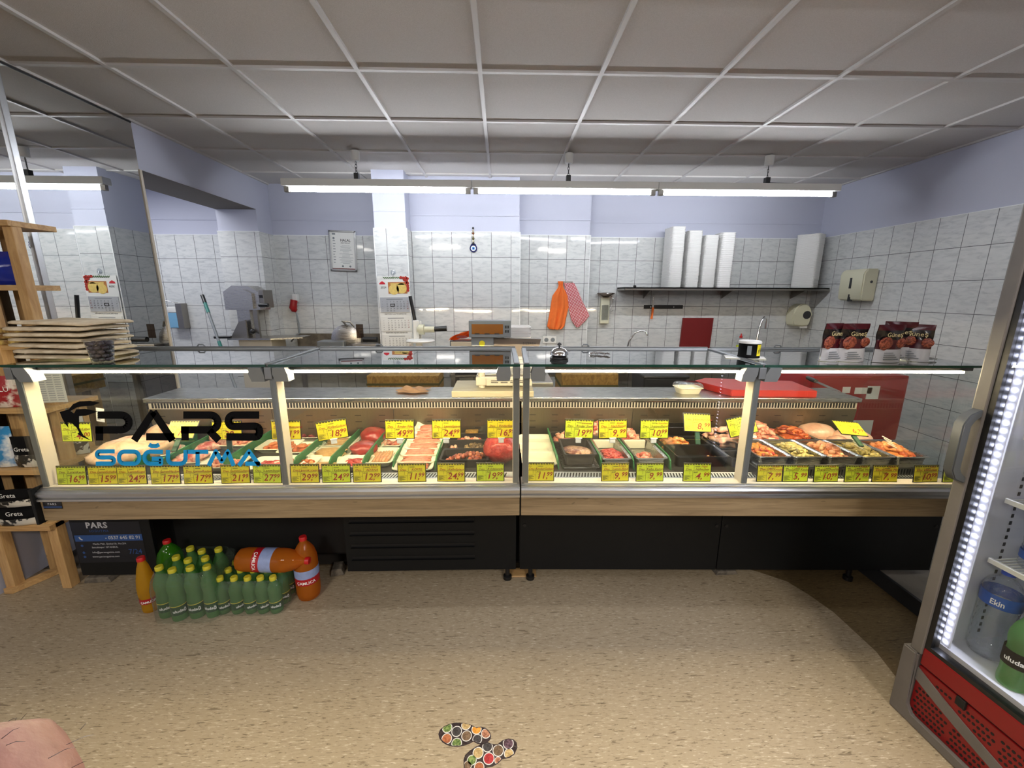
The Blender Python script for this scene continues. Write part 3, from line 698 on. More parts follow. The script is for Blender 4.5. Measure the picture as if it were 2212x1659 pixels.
# industrial plug and its cable
x, z0 = xz(636, 652, 4.66)
t = thing('power_plug', 'red industrial plug in a white wall socket', 'plug', (x, 4.711, z0))
b = MB(); b.box(-.02, -.06, .0, .035, 0, .085, .008); b.build('socket_box', 'white_plastic', t)
b = MB(); b.tube([(.008, -.07, .02), (.0, -.075, -.02), (-.008, -.075, -.06), (.0, -.07, -.085), (.02, -.065, -.1)], [.036, .036, .042, .036, .018], 14); b.build('plug_body', 'red_plastic', t, 50)
p1 = atY(640, 676, 4.64); p2 = atY(647, 720, 4.6); p3 = atY(640, 724, 4.5); p4 = atY(629, 738, 4.40)
b = MB(); b.tube([p1, p1.lerp(p2, .5)+Vector((.008, 0, 0)), p2, p3, p4], .008, 8); tag(b.build('power_cable', 'grey_plastic', None, 60), 'grey cable running from the red plug down to the bench', 'cable')
# disinfectant dispenser by the niche
x, zt = xz(385, 655, 4.70)
t = thing('disinfectant_dispenser', 'steel wall dispenser holding a bottle of blue liquid', 'dispenser', (x, 4.71, zt))
b = MB(); b.box(.02, -.09, -.27, .085, 0, .0, .004); b.build('steel_case', 'steel_dull', t)
plain('blue_liquid', (120, 172, 206), .2)
b = MB(); b.box(-.075, -.085, -.265, .018, -.01, -.10, .008); b.build('bottle', 'blue_liquid', t)
b = MB(); b.box(-.075, -.085, -.10, .018, -.01, -.04, .008); b.build('bottle_neck', 'white_plastic', t)
b = MB(); b.tube([(.02, -.04, .005), (-.03, -.09, .02), (-.12, -.12, .04), (-.13, -.15, .035), (-.02, -.16, .0)], .004, 6); b.build('elbow_lever', 'chrome', t, 60)

# ------------------------------------------------------------------ benches along the back wall
def bench(name, label, x0, x1, y0, y1, zt, shelf=True, bk=0):
    t = thing(name, label, 'bench', (x0, y0, 0))
    w, d = x1-x0, y1-y0
    b = MB(); b.box(0, 0, zt-.04, w, d, zt, .002); b.build('worktop', 'steel_dull', t)
    for x in (.03, w-.07):
        for y in (.03, d-.07): b = MB(); b.box(x, y, 0, x+.04, y+.04, zt-.04); b.build('leg', 'steel_dull', t)
    if shelf: b = MB(); b.box(.02, .02, zt-.14, w-.02, d-.02, zt-.12); b.build('under_shelf', 'steel_dull', t)
    if bk: b = MB(); b.box(0, d-.02, zt, w, d, zt+bk); b.build('backsplash', 'ink_stone', t)
    return t
two('ink_stone', (92, 84, 70), (126, 116, 100), 8, .6)
bench('steel_bench', 'steel bench standing below the certificate', -2.30, -1.25, 4.0, 4.69, .80, True, .20)
bench('steel_bench', 'steel bench standing between calendar and checked towel', -.52, .78, 3.86, 4.34, .80)
bench('steel_bench', 'steel sink bench standing below the wall shelf', .98, 3.50, 4.02, 4.69, .80)
def block(name, label, px0, px1, Y, zt, th, d):
    x0, _ = xz(px0, 820, Y); x1, _ = xz(px1, 820, Y)
    t = thing(name, label, 'butcher block', ((x0+x1)/2, Y, 0)); w = (x1-x0)/2
    b = MB(); b.box(-w, 0, zt-th, w, d, zt, .006); b.build('block', 'block_wood', t)
    b = MB(); b.box(-w-.004, -.004, zt-th*.56, w+.004, d+.004, zt-th*.44); b.build('band', 'ink_dark', t)
    for x in (-w+.04, w-.12):
        for y in (.03, d-.11): b = MB(); b.box(x, y, 0, x+.08, y+.08, zt-th); b.build('leg', 'pine', t)
block('butcher_block', 'thick worn wooden butcher block beside the steel bench', 792, 948, 3.55, .74, .16, .3)
block('butcher_block', 'dark yellow wooden butcher block with a sawn groove', 1213, 1336, 3.4, .78, .22, .4)
t = thing('dark_bin', 'dark metal bin standing behind counter beside butcher block', 'bin', (1.36, 3.45, 0))
b = MB(); tray_into(b, .36, .36, .76, .02, .004, .004, .03); b.build('body', 'charcoal', t)
b = MB(); b.box(-.19, -.19, .765, .19, .19, .79, .01); b.build('lid', 'charcoal', t)
# cutting board and slicer on the first bench
t = thing('chopping_board', 'cream chopping board lying on bench under the red plug', 'board', (-2.03, 4.2, .80))
b = MB(); b.box(-.25, -.16, 0.001, .25, .2, .05, .006); b.build('board', 'old_board', t)
t = thing('meat_slicer', 'grey meat slicer with round blade cover on the bench', 'slicer', (-1.59, 4.22, .802))
b = MB(); b.box(-.17, -.13, 0, .32, .22, .06, .01); b.box(-.27, -.06, .04, .0, .1, .17, .01); b.build('body', 'grey_metal', t)
b = MB(); b.lathe([(.14, -.02), (.15, -.01), (.15, .01), (.10, .03)], (.0, .02, .18), 28, (0, -1, 0)); b.build('blade_guard', 'steel', t, 40)
b = MB(); b.lathe([(.10, -.024), (.11, -.02), (.03, -.045)], (.0, .02, .18), 24, (0, -1, 0)); b.build('blade_cover', 'steel_dull', t, 40)
b = MB(); b.tube([(.03, .0, .31), (.0, -.02, .36), (-.02, -.02, .37), (.06, 0, .36), (.09, .02, .31)], .01, 8); b.build('sharpener', 'steel_dull', t, 60)
b = MB(); b.box(.13, -.05, .2, .2, -.04, .34, .003); b.build('hand_guard', 'shade_plastic', t)
b = MB(); b.cyl((.2, -.07, .19), (.34, -.07, .19), .026); b.build('handle', 'black_plastic', t, 40)
b = MB(); b.box(.1, -.12, .08, .34, .0, .15, .01); b.build('carriage', 'steel_dull', t)
# patty press
t = thing('patty_press', 'white hand press with long black lever and black grip', 'press', (-.83, 4.10, .80))
x, z = xz(905, 755, 4.1)
t.location = (x, 4.10, .86)
b = MB(); b.box(-.05, -.02, -.055, .05, .06, .02, .008); b.box(-.03, .0, .0, .03, .05, .32, .008); b.build('stand', 'white_plastic', t)
b = MB(); b.lathe([(.135, .12), (.14, .13), (.13, .142), (.03, .15)], (.03, -.05, 0), 24); b.build('press_plate', 'white_plastic', t, 40)
b = MB(); b.lathe([(.12, -.005), (.125, .0), (.12, .02)], (.03, -.05, -.05), 24); b.build('base_plate', 'white_plastic', t, 40)
b = MB(); b.box(-.04, -.055, .14, .02, -.01, .33, .012); b.build('yoke', 'white_plastic', t)
b = MB(); b.cyl((-.02, -.03, .33), (-.055, -.03, .56), .017); b.build('lever_bar', 'black_plastic', t, 40)
b = MB(); b.cyl((.0, -.045, .24), (.17, -.045, .24), .03); b.cyl((.02, -.045, .24), (.07, -.045, .24), .05); b.build('spindle', 'cream_plastic', t, 40)
b = MB(); b.cyl((.17, -.045, .243), (.29, -.045, .25), .024, .027); b.build('grip', 'black_plastic', t, 40)
# crate with orange bag on it
x, z = xz(1005, 735, 4.05); 
t = thing('storage_box', 'beige box with a dark metal corner rail standing on bench', 'box', (x+.06, 4.0, .80))
b = MB(); b.box(-.19, -.05, 0.001, .2, .25, .19, .004); b.build('carton', 'cream_metal', t)
b = MB(); b.tube([(-.195, -.06, .0), (-.195, -.06, .2), (.2, -.06, .2)], .006, 6); b.build('corner_rail', 'charcoal', t, 30)
b = MB(); b.grid(lambda u, v: Vector((x-.15+.33*u+.01*math.sin(v*6), 3.945+.28*v, .999+.09*math.sin(min(1, u*1.25)*PI*.55)*(1-.55*v)+.012*math.sin(u*11+v*5)+.016*math.sin(v*9+u*4)-(.0*(1-u)*(1-v)))), 26, 16)
r_ = bmesh.ops.solidify(b.bm, geom=list(b.bm.faces), thickness=.004)
o = tag(b.build('orange_bag', 'orange_cloth', None, 80), 'orange cloth bag lying flat over the beige box', 'bag')
b = MB(); b.prism([(x-.02+.055*math.cos(a), .0+.014*math.sin(a)) for a in [i*PI/10 for i in range(20)]], lambda u, v, h: Vector((u, 3.935-h, 1.04+v)), 0, .004); b.build('printed_logo', 'dark_red', o)
# taps and detergent
def tap(label, px, py, Y, pts, r):
    x, z = xz(px, py, Y); t = thing('sink_tap', label, 'tap', (x, Y, .80))
    b = MB(); b.lathe([(.03, 0), (.03, .01), (.02, .03), (.018, .06)], n=14); b.build('base', 'chrome', t, 40)
    b = MB(); b.tube(pts, r, 10); b.build('spout', 'chrome', t, 60)
    b = MB(); b.cyl((.02, 0, .04), (.06, -.02, .07), .008); b.build('lever', 'chrome', t, 40)
    return t
tap('small chrome tap with a thin curved spout at the sink', 1354, 750, 4.45, [(0, 0, .05), (.02, 0, .14), (.07, -.03, .235), (.13, -.06, .262), (.17, -.08, .25), (.19, -.085, .21)], .010)
tap('tall chrome tap with a bent goose neck behind the tin', 1632, 750, 4.45, [(0, 0, .05), (.01, 0, .25), (.03, 0, .36), (.055, 0, .40), (.08, 0, .38), (.085, 0, .28)], .014)
x, z = xz(1598, 750, 4.5)
t = thing('detergent_bottle', 'small clear detergent bottle with red cap by the sink', 'bottle', (x, 4.5, .80))
b = MB(); b.lathe([(.035, 0), (.038, .01), (.038, .10), (.026, .14), (.014, .17)], n=16); b.build('bottle_body', 'clear_pet', t, 40)
b = MB(); b.lathe([(.036, .03), (.039, .032), (.039, .09), (.036, .092)], n=16); b.build('bottle_label', 'tag_lime', t, 40)
b = MB(); b.lathe([(.016, .17), (.016, .19), (.007, .2), (.006, .22)], n=12); b.build('cap', 'red_cap', t, 40)
# bone saw
x0, zt = xz(475, 617, 4.2); x1, zb = xz(563, 670, 4.2)
t = thing('bone_saw', 'steel band saw for bones standing near the pier', 'saw', (x0, 4.2, 0))
w = x1-x0-.02
b = MB(); 
o8 = [(0, zb), (0, zt-.06), (.09, zt), (w-.10, zt), (w, zt-.06), (w, zb)]
b.prism(o8, lambda u, v, h: Vector((u, h, v)), .03, .22); b.prism([(.03, zb+.015), (.03, zt-.075), (.1, zt-.035), (w-.13, zt-.035), (w-.05, zt-.075), (w-.05, zb+.015)], lambda u, v, h: Vector((u, h, v)), .0, .03); b.build('wheel_housing', 'steel', t)
b = MB(); b.box(w, .03, zb+.02, w+.05, .2, zt-.04, .004); b.build('control_box', 'steel_dull', t)
b = MB(); b.box(w+.01, .024, zb+.12, w+.04, .031, zt-.09); b.cyl((w+.0, .02, zb+.05), (w+.09, .02, zb+.05), .018); b.build('switches', 'black_plastic', t)
b = MB(); b.box(.09, .06, 1.02, .20, .2, zb+.01); b.box(.16, .055, 1.0, .22, .1, zb); b.build('column', 'steel', t)
b = MB(); b.box(w-.06, .0, 1.0, w-.02, .03, zb); b.build('blade_guide', 'steel_dull', t)
b = MB(); b.prism([(.03, -.05), (.45, -.05), (.70, .1), (.70, .3), (.03, .3)], lambda u, v, h: Vector((u, v, h)), .985, 1.0); b.build('saw_table', 'steel', t)
b = MB(); b.prism([(.03, 1.0), (.2, 1.0), (.2, 1.18), (.13, 1.16)], lambda u, v, h: Vector((u, h, v)), .0, .02); b.build('pusher_plate', 'steel_dull', t)
b = MB(); b.ball((.27, -.02, 1.07), .026); b.cyl((.27, -.02, 1.07), (.32, .0, 1.05), .006); b.build('pusher_knob', 'black_plastic', t, 60)
b = MB(); b.box(.09, .02, .0, .42, .3, .985, .006); b.build('stand', 'cream_metal', t)
# squeegee stick leaning
pa = atY(437, 638, 4.3); pb = atY(478, 752, 4.05); pm = pa.lerp(pb, .12); pc = pb+(pb-pa)*1.9
t = thing('broom_stick', 'grey broom handle with a green grip leaning beside the bone saw', 'broom', (0, 0, 0))
b = MB(); b.cyl(pm, pa.lerp(pb, 2.35), .013); b.build('pole', 'grey_plastic', t, 40)
plain('teal_grip', (52, 120, 112), .5)
b = MB(); b.cyl(pa.lerp(pb, .15), pa.lerp(pb, .34), .0155); b.cyl(pa.lerp(pb, .88), pa.lerp(pb, 1.15), .0155); b.build('grip', 'teal_grip', t, 40)
b = MB(); b.cyl(pa, pa.lerp(pb, .15), .017); b.build('end_cap', 'black_plastic', t, 40)
b = MB(); b.cyl(pa.lerp(pb, .80)-Vector((.03, 0, 0)), pa.lerp(pb, .80)+Vector((.12, .02, 0)), .014); b.build('clip', 'black_plastic', t, 40)

# ================================================================== on the counter's worktop and glass top
HM = 'on the counter'
def rot_front(x): return 0 if x < .077 else -.026*(x-.077)
# scale on its board
b = MB(); b.box(-.255, 2.03, .9305, .165, 2.30, .962, .004); tag(b.build('scale_board', 'old_board'), 'pale wooden board on the worktop under the scale', 'board')
t = thing('shop_scale', 'grey shop scale with amber display on pale wooden board', 'scale', (0, 2.1, .9625))
b = MB(); b.box(-.135, .0, .012, .15, .19, .06, .006); b.box(-.08, -.012, .014, .16, .0, .05, .003); b.build('base', 'cream_metal', t)
b = MB()
for k in range(4):
    for j in range(2): b.box(-.055+k*.05, -.0135, .03+j*.009, -.018+k*.05, -.0118, .034+j*.009)
b.build('vent_slots', 'charcoal', t)
b = MB(); b.box(-.13, .03, .062, .155, .19, .07, .003); b.build('weighing_plate', 'steel', t)
b = MB(); b.cyl((-.105, .02, .0), (-.105, .02, .25), .018); b.build('pole', 'cream_metal', t, 40)
b = MB(); b.box(-.155, .0, .10, -.04, .05, .285, .006); b.build('column', 'grey_plastic', t)
b = MB(); b.box(-.165, -.02, .268, .048, .06, .352, .004); b.build('display_head', 'grey_plastic', t)
plain('amber_lcd', (140, 84, 22), .25)
b = MB(); b.box(-.15, -.0225, .285, .008, -.0195, .335); b.build('display_screen', 'amber_lcd', t)
b = MB(); 
for k in range(3): b.box(-.135+k*.05, -.0235, .284, -.11+k*.05, -.0222, .289)
for k in range(4): b.box(.018+.012*(k % 2), -.0225, .292+.022*(k//2), .026+.012*(k % 2), -.0195, .306+.022*(k//2))
b.build('keys', 'charcoal', t)
b = MB(); b.lathe([(.015, 0), (.015, .001)], (-.10, -.001, .235), 20, (0, -1, 0)); b.build('round_sticker', 'tag_yellow', t)
plain('printer_brown', (104, 94, 84), .4)
b = MB(); b.prism([(-.04, .165), (.185, .165), (.205, .255), (-.04, .262)], lambda u, v, h: Vector((u, h, v)), .02, .06); b.build('printer_flap', 'printer_brown', t)
text('BIZERBA', .017, 'charcoal', t, (.145, .019, .232), sp=1.1)
# stack of white trays behind the scale
for k in range(5):
    o = proto.copy(); COL.objects.link(o); o.location = (.075, 2.43, .647+.02*k+.3); o.scale = (1.5, 1.0, .85); o.rotation_euler = (0, 0, .02*k)
    tag(o, 'white foam tray in the low pile behind the scale', 'tray', 'foam trays piled behind the scale')
for k in range(8):
    o = proto.copy(); COL.objects.link(o); o.location = (.10, 2.43, 1.05+.0265*k); o.scale = (1.05, .9, 1.1); o.rotation_euler = (0, 0, .0)
    tag(o, 'white foam tray in the tall pile showing beside the display', 'tray', 'foam trays piled beside the display')
# rear ledge the piles stand on
b = MB(); b.box(-.10, 2.305, .9, .30, 2.64, .945, .003); b.box(-.08, 2.52, .0, .28, 2.64, .9); tag(b.build('side_cabinet', 'steel_dull'), 'narrow steel cabinet standing behind the scale board', 'cabinet')
# cloth, take-away box
b = MB(); x0 = -.49
def crump(u, v):
    return Vector((x0-.07+.16*u+.012*math.sin(v*9), 2.10+.12*v+.01*math.sin(u*8), .934+.028*abs(math.sin(u*7+v*4)*math.sin(v*3.1))*math.sin(PI*u)+.004))
b.grid(crump, 22, 14); bmesh.ops.solidify(b.bm, geom=list(b.bm.faces), thickness=.003)
plain('peach_cloth', (226, 186, 150), .9, bump=.2, bsc=150)
tag(b.build('wiping_cloth', 'peach_cloth', None, 80), 'crumpled peach wiping cloth on the steel worktop', 'cloth')
p = atZ(1485, 848, .93)
t = thing('takeaway_box', 'small white foam box with clear lid on the worktop', 'box', (p.x, 2.12, .9305), .05)
b = MB(); tray_into(b, .125, .09, .03, .008); b.build('box_base', 'foam_cream', t, 40)
b = MB(); b.m = 0
rows = [[b.bm.verts.new((x, y, z)) for x, y in rr(w_, d_, .012, 3)] for w_, d_, z in ((.135, .10, .034), (.125, .09, .05), (.11, .075, .056))]
for a, c in zip(rows, rows[1:]): b.skin(a, c)
b.face(rows[-1]); b.build('lid', 'clear_pet', t, 40)
# red board and long knife
p = atZ(1730, 855, .93)
t = thing('chopping_board', 'bright red chopping board lying on the worktop', 'board', (0, 0, 0))
a_, c_, d_, e_ = atZ(1668, 838, .965), atZ(1730, 853, .965), atZ(1868, 852, .965), atZ(1790, 822, .965)
b = MB(); b.prism([(1.10, 2.26), (1.19, 2.03), (1.62, 2.0), (1.66, 2.25), (1.2, 2.34)], lambda u, v, h: Vector((u, v, h)), .9305, .965)
bmesh.ops.bevel(b.bm, geom=list(b.bm.edges), offset=.003, segments=2, affect='EDGES'); b.build('board', 'red_board', t)
p0 = atZ(1763, 824, .972); p1 = atZ(1815, 847, .972)
t = thing('long_knife', 'long knife with black handle on the red chopping board', 'knife', (0, 0, .0))
d = (p1-p0).normalized(); sd = Vector((-d.y, d.x, 0))
b = MB(); b.prism([(0, -.012), (.19, -.012), (.235, .006), (.2, .014), (0, .012)], lambda u, v, h: p0+d*(u*(p1-p0).length/.235)+sd*v+Vector((0, 0, h)), -.002, .0); b.build('blade', 'steel', t)
b = MB(); b.tube([p0-d*.11, p0-d*.05, p0], [.011, .013, .011], 8); b.build('handle', 'black_plastic', t, 60)
# red bin at the counter's end with paper notes
t = thing('red_box', 'large dark red crate stack with paper notes behind the counter end', 'box', (2.25, 2.66, 0))
b = MB(); b.box(-.30, -.2, .52, .32, .25, .95, .012); b.build('upper_crate', 'red_plastic', t)
b = MB(); b.box(-.30, -.19, .0, .31, .24, .515, .012); b.box(-.31, -.205, .44, .32, .25, .50, .006); b.build('lower_crate', 'dark_red', t)
for x0_, z0_, x1_, z1_, in ((.06, .80, .14, .885), (-.10, .84, -.05, .88), (-.02, .835, .09, .875), (-.0, .56, .14, .66)):
    b = MB(); b.box(x0_, -.2025, z0_, x1_, -.2005, z1_); b.build('paper_note', 'paper', t)

# ---- on the glass top (z 1.195)
GT = 1.1955
two('flatbread', (190, 172, 142), (226, 212, 184), 14, .8, .35, .65, bump=.6, bsc=70)
random.seed(11); z = GT
fl = ['bottom', 'second lowest', 'third lowest', 'fourth lowest', 'third highest', 'second highest', 'topmost']
for k in range(7):
    c = Vector((-1.715+random.uniform(-.02, .02), 1.70+random.uniform(-.01, .01), z)); ang = random.uniform(-.10, .10); hw, hd, th = .16, .115, .0155
    b = MB(); sag = random.uniform(.002, .006); ph = random.uniform(0, 6)
    out = rr(hw*2, hd*2, .05, 5)
    def lay(s_, zz): return [b.bm.verts.new(Vector((x*s_*math.cos(ang)-y*s_*math.sin(ang), x*s_*math.sin(ang)+y*s_*math.cos(ang), zz+sag*math.sin(x*14+ph)*.5+.0018*math.sin(y*60+x*33)))) for x, y in out]
    rows = [lay(.93, .002), lay(1.0, .005), lay(1.0, .011), lay(.94, th), lay(.5, th+.001)]
    b.face(rows[0][::-1])
    for p, q in zip(rows, rows[1:]): b.skin(p, q)
    b.face(rows[-1]); o = b.build('flatbread', 'flatbread', None, 60, loc=c)
    tag(o, 'flatbread lying %s in the stack on the glass top' % fl[k], 'bread', 'flatbreads stacked on the glass top'); z += .0215
p = atZ(210, 782, GT)
t = thing('date_cup', 'clear plastic cup filled with dark dates before the flatbreads', 'cup', (p.x+.02, 1.545, GT))
b = MB(); b.lathe([(.030, 0), (.031, .002), (.041, .078), (.045, .080), (.045, .083), (.0, .084)], n=22); b.build('cup_shell', 'clear_pet', t, 40)
plain('date_skin', (44, 30, 36), .35, var=.4, sc=40, bump=.4, bsc=120)
random.seed(5); b = MB()
for lz in range(5):
    for k in range(7):
        a = k*2*PI/7+lz*.5; r_ = .020+lz*.0022
        b.ball((math.cos(a)*r_, math.sin(a)*r_, .011+lz*.0145), (.0105, .0115, .008), 8, 6)
    b.ball((0, 0, .012+lz*.0145), (.012, .012, .008), 8, 6)
b.build('dates', 'date_skin', t, 60, kind='stuff')
# service bell
t = thing('service_bell', 'chrome service bell on black base standing on glass top', 'bell', (.228, 1.60, GT))
b = MB(); b.lathe([(.036, 0), (.037, .006), (.030, .014), (.02, .02)], n=20); b.build('base', 'black_plastic', t, 40)
b = MB(); b.lathe([(.036, .018), (.034, .03), (.024, .042), (.01, .047), (.0, .048)], n=24); b.build('dome', 'chrome', t, 60)
b = MB(); b.lathe([(.004, .047), (.004, .055), (.009, .056), (.008, .061), (.003, .066)], n=12); b.build('button', 'charcoal', t, 40)
# empty wrapper
b = MB(); p = atZ(1300, 771, GT)
b.grid(lambda u, v: Vector((p.x-.035+.08*u, 1.70+.05*v+.01*math.sin(u*5), GT+.002+.006*abs(math.sin(u*9+v*5)))), 14, 8); bmesh.ops.solidify(b.bm, geom=list(b.bm.faces), thickness=.001)
tag(b.build('torn_wrapper', 'shade_plastic', None, 60), 'torn brown plastic wrapper lying on the glass top', 'wrapper')
# tin can on paper
p = atZ(1655, 785, GT)
b = MB(); b.prism([(p.x-.085, 1.62), (p.x+.06, 1.585), (p.x+.09, 1.65), (p.x-.05, 1.70)], lambda u, v, h: Vector((u, v, h)), GT, GT+.0015); tag(b.build('paper_sheet', 'paper'), 'white paper sheet lying under the black tin', 'paper')
t = thing('tin_can', 'black tin with yellow print and white lid on the counter glass', 'tin', (1.01, 1.635, GT+.0018))
b = MB(); b.lathe([(.039, 0), (.041, .002), (.041, .004), (.0395, .006), (.0395, .058), (.041, .06)], n=28); b.build('can_body', 'vinyl_black', t, 40)
b = MB(); b.lathe([(.042, .058), (.0425, .064), (.040, .068), (.036, .067)], n=28); b.build('lid', 'white_plastic', t, 40)
def patch(b, r, a0, a1, z0, z1, n=10, up=None):
    for i in range(n):
        u0, u1 = a0+(a1-a0)*i/n, a0+(a1-a0)*(i+1)/n
        b.quad((math.cos(u0)*r, math.sin(u0)*r, z0), (math.cos(u1)*r, math.sin(u1)*r, z0), (math.cos(u1)*r, math.sin(u1)*r, z1), (math.cos(u0)*r, math.sin(u0)*r, z1))
b = MB(); patch(b, .0399, -1.35, -.45, .01, .055); b.build('yellow_print', 'tag_gold', t)
b = MB(); 
for k in range(5): patch(b, .0402, -1.2+.13*k, -1.12+.13*k, .018+.006*(k % 3), .034+.006*(k % 2), 2)
b.build('fruit_print', 'ink_dark', t)
b = MB(); patch(b, .0399, -2.3, -1.9, .014, .05, 4); b.build('white_print', 'grey_plastic', t)
# tongs
p = atZ(2068, 785, GT); 
t = thing('serving_tongs', 'steel serving tongs lying on the glass top beyond the bags', 'tongs', (1.655, 1.56, GT+.006))
for s_ in (-1, 1): b = MB(); b.tube([(-.06, .012*s_, 0), (-.02, .018*s_, .002), (.04, .010*s_, .002), (.065, .0, .0)], .004, 6); b.build('arm', 'steel', t, 60)
# stand-up food bags
plain('bag_wine', (70, 18, 26), .22, var=.15, sc=20); plain('bag_black', (22, 16, 18), .2); plain('bag_silver', (196, 196, 200), .3, var=.1); two('nuts', (92, 30, 22), (168, 88, 62), 160, .4, bump=.5, bsc=160)
plain('gold_ink', (216, 200, 150), .4)
def snack_bag(loc, rz, label, w=.115, h=.145, lean=0):
    t = thing('snack_bag', label, 'bag', loc, 0, 'dark red snack bags on the glass top', rot=(lean, 0, rz))
    def prof(u, v, s):
        x = (u-.5)*w*(1-.05*math.sin(PI*v)); k = math.sin(PI*min(max(u, 0), 1))**.6
        th = .026*(1-v)**.55*k*(1 if v < .93 else (1-v)/.07)+.0012
        return Vector((x, s*th+.0035*math.sin(v*11+u*7)*(v > .5), v*h))
    b = MB(); n = 16
    def mi(v): return 0
    b.grid(lambda u, v: prof(u, v, -1), n, 20); b.grid(lambda u, v: prof(1-u, v, 1), n, 20)
    bmesh.ops.remove_doubles(b.bm, verts=b.bm.verts, dist=.0012)
    for f in b.bm.faces:
        z = f.calc_center_median().z/h; f.material_index = 0 if z > .86 else (1 if z > .62 else (0 if z > .36 else 2))
    b.build('pouch', ['bag_wine', 'bag_black', 'bag_silver'], t, 70)
    for cx_, cz_, rx, rz_ in ((-.027, .50, .030, .026), (.032, .52, .020, .018)):
        b = MB(); b.lathe([(.001, .004), (.7, .0035), (1, 0)], (0, 0, 0), 20, (0, -1, 0))
        for v in b.bm.verts: v.co = Vector((v.co.x*rx+cx_, v.co.y*(1)+prof(.5+cx_/w, cz_, -1).y-.0012, v.co.z*rz_+cz_*h))
        b.build('bowl_print', 'nuts', t, 60)
    text('Güneş', .024, 'gold_ink', t, (0, prof(.5, .74, -1).y-.004, .735*h))
    b = MB()
    for k in range(4): b.box(-.04, prof(.4, .2, -1).y-.006, .012+k*.008, .02-.008*k, prof(.4, .2, -1).y-.004, .015+k*.008)
    b.build('small_print', 'grey_plastic', t)
    return t
snack_bag((1.285, 1.56, GT), .25, 'dark red snack bag standing first in the row, half hidden', .09)
snack_bag((1.362, 1.55, GT), 0.05, 'dark red snack bag with readable name, beside the first one', .112)
snack_bag((1.485, 1.53, GT), .06, 'dark red snack bag with large white label, middle of the row', .112, .142)
snack_bag((1.575, 1.585, GT), -.5, 'dark crumpled snack bag behind, turned away from the row', .10, .15)
snack_bag((1.622, 1.555, GT), -1.0, 'dark snack bag seen nearly edge-on at the row end', .09, .142)

# ================================================================== price tags
def price_tag(px, bottom, Yo, name, price, label, mat='tag_yellow', tilt=-.10, rz=0.0, w=.112, h=.074, clip=None, zrot=0.0, pyx=None, sub=None, glare=False):
    p = atY(px, 1000 if pyx is None else pyx, Yo); x = p.x; y = Yo+rot_front(x)
    t = thing('price_tag', label, 'price tag', (x, y, bottom), 0, 'yellow price tags in the counter', rot=(tilt, zrot, rz))
    b = MB(); b.box(-w/2-.003, 0, 0, w/2+.003, .003, h+.006, .0008, seg=1); b.build('holder', 'black_plastic', t)
    b = MB(); b.box(-w/2, -.0008, .003, w/2, .001, h+.003); b.build('card', mat, t)
    b = MB(); n = 10
    for k in range(n):
        x0_ = -w/2+w*k/n; b.prism([(x0_, h+.003), (x0_+w/n, h+.003), (x0_+w/n*.75, h-.0025-.001*(k % 2)), (x0_+w/n*.2, h-.002)], lambda u, v, hh: Vector((u, hh, v)), -.0013, -.0007)
    b.box(-w/2+.006, -.0012, h-.010, -w/2+.02, -.0007, h-.0085); b.box(-w/2+.045, -.0012, h-.0105, -w/2+.065, -.0007, h-.0085)
    for zz in (.045, .026): b.box(-w/2+.002, -.0012, zz, -w/2+(.098 if zz > .04 else .036), -.0007, zz+.0007)
    b.box(-w/2+.036, -.0012, .004, -w/2+.0367, -.0007, .045); b.box(-w/2+.024, -.0012, .031, -w/2+.0247, -.0007, .045); b.box(-w/2+.040, -.0012, .045, -w/2+.0407, -.0007, .066)
    for k in range(6): b.box(-w/2+.003, -.0012, .007+k*.003, -w/2+.014+.019*((k*37 % 10)/10), -.0007, .0083+k*.003)
    for k in range(3): b.box(-w/2+.045, -.0012, .010+k*.008, -w/2+.048+.004*(k % 2), -.0007, .0115+k*.008)
    b.build('printed_form', 'ink_dark', t)
    text('Deu.', .013, 'ink_red' if mat != 'tag_lime' else 'ink_brown', t, (-w/2+.020, -.0012, .0515), shear=.25, name='handwriting')
    text(name, min(.0135, .0135*13/max(9, len(name)*.92)), 'ink_red' if mat != 'tag_lime' else 'ink_brown', t, (w/2-.034, -.0012, .0515), shear=.3, name='handwriting')
    if sub: text(sub, .0105, 'ink_red', t, (w/2-.026, -.0012, .0635), shear=.3, name='handwriting')
    text('Preis', .0085, 'ink_black', t, (-w/2+.047, -.0012, .039), rot=(PI/2, -.2, 0), shear=.3, name='handwriting')
    a, c = price.split(',')
    text(a+',', .037, 'ink_red', t, (w/2-.046, -.0014, .0225), shear=.22, name='price', bold=.0003)
    if c: text(c, .024, 'ink_red', t, (w/2-.017, -.0014, .029), shear=.22, name='price_cents', bold=.0003)
    if clip == 'white':
        b = MB(); b.box(-.012, -.003, -.018, .010, .006, .004, .001); b.box(-.014, -.004, -.001, .014, .006, .004, .001); b.build('clip', 'white_plastic', t)
    if clip == 'green':
        b = MB(); b.box(-.010, .004, -.052, .010, .012, .006, .002); b.build('stand', 'green_dark', t)
    return t
ZF = .7095; YFR = 1.527
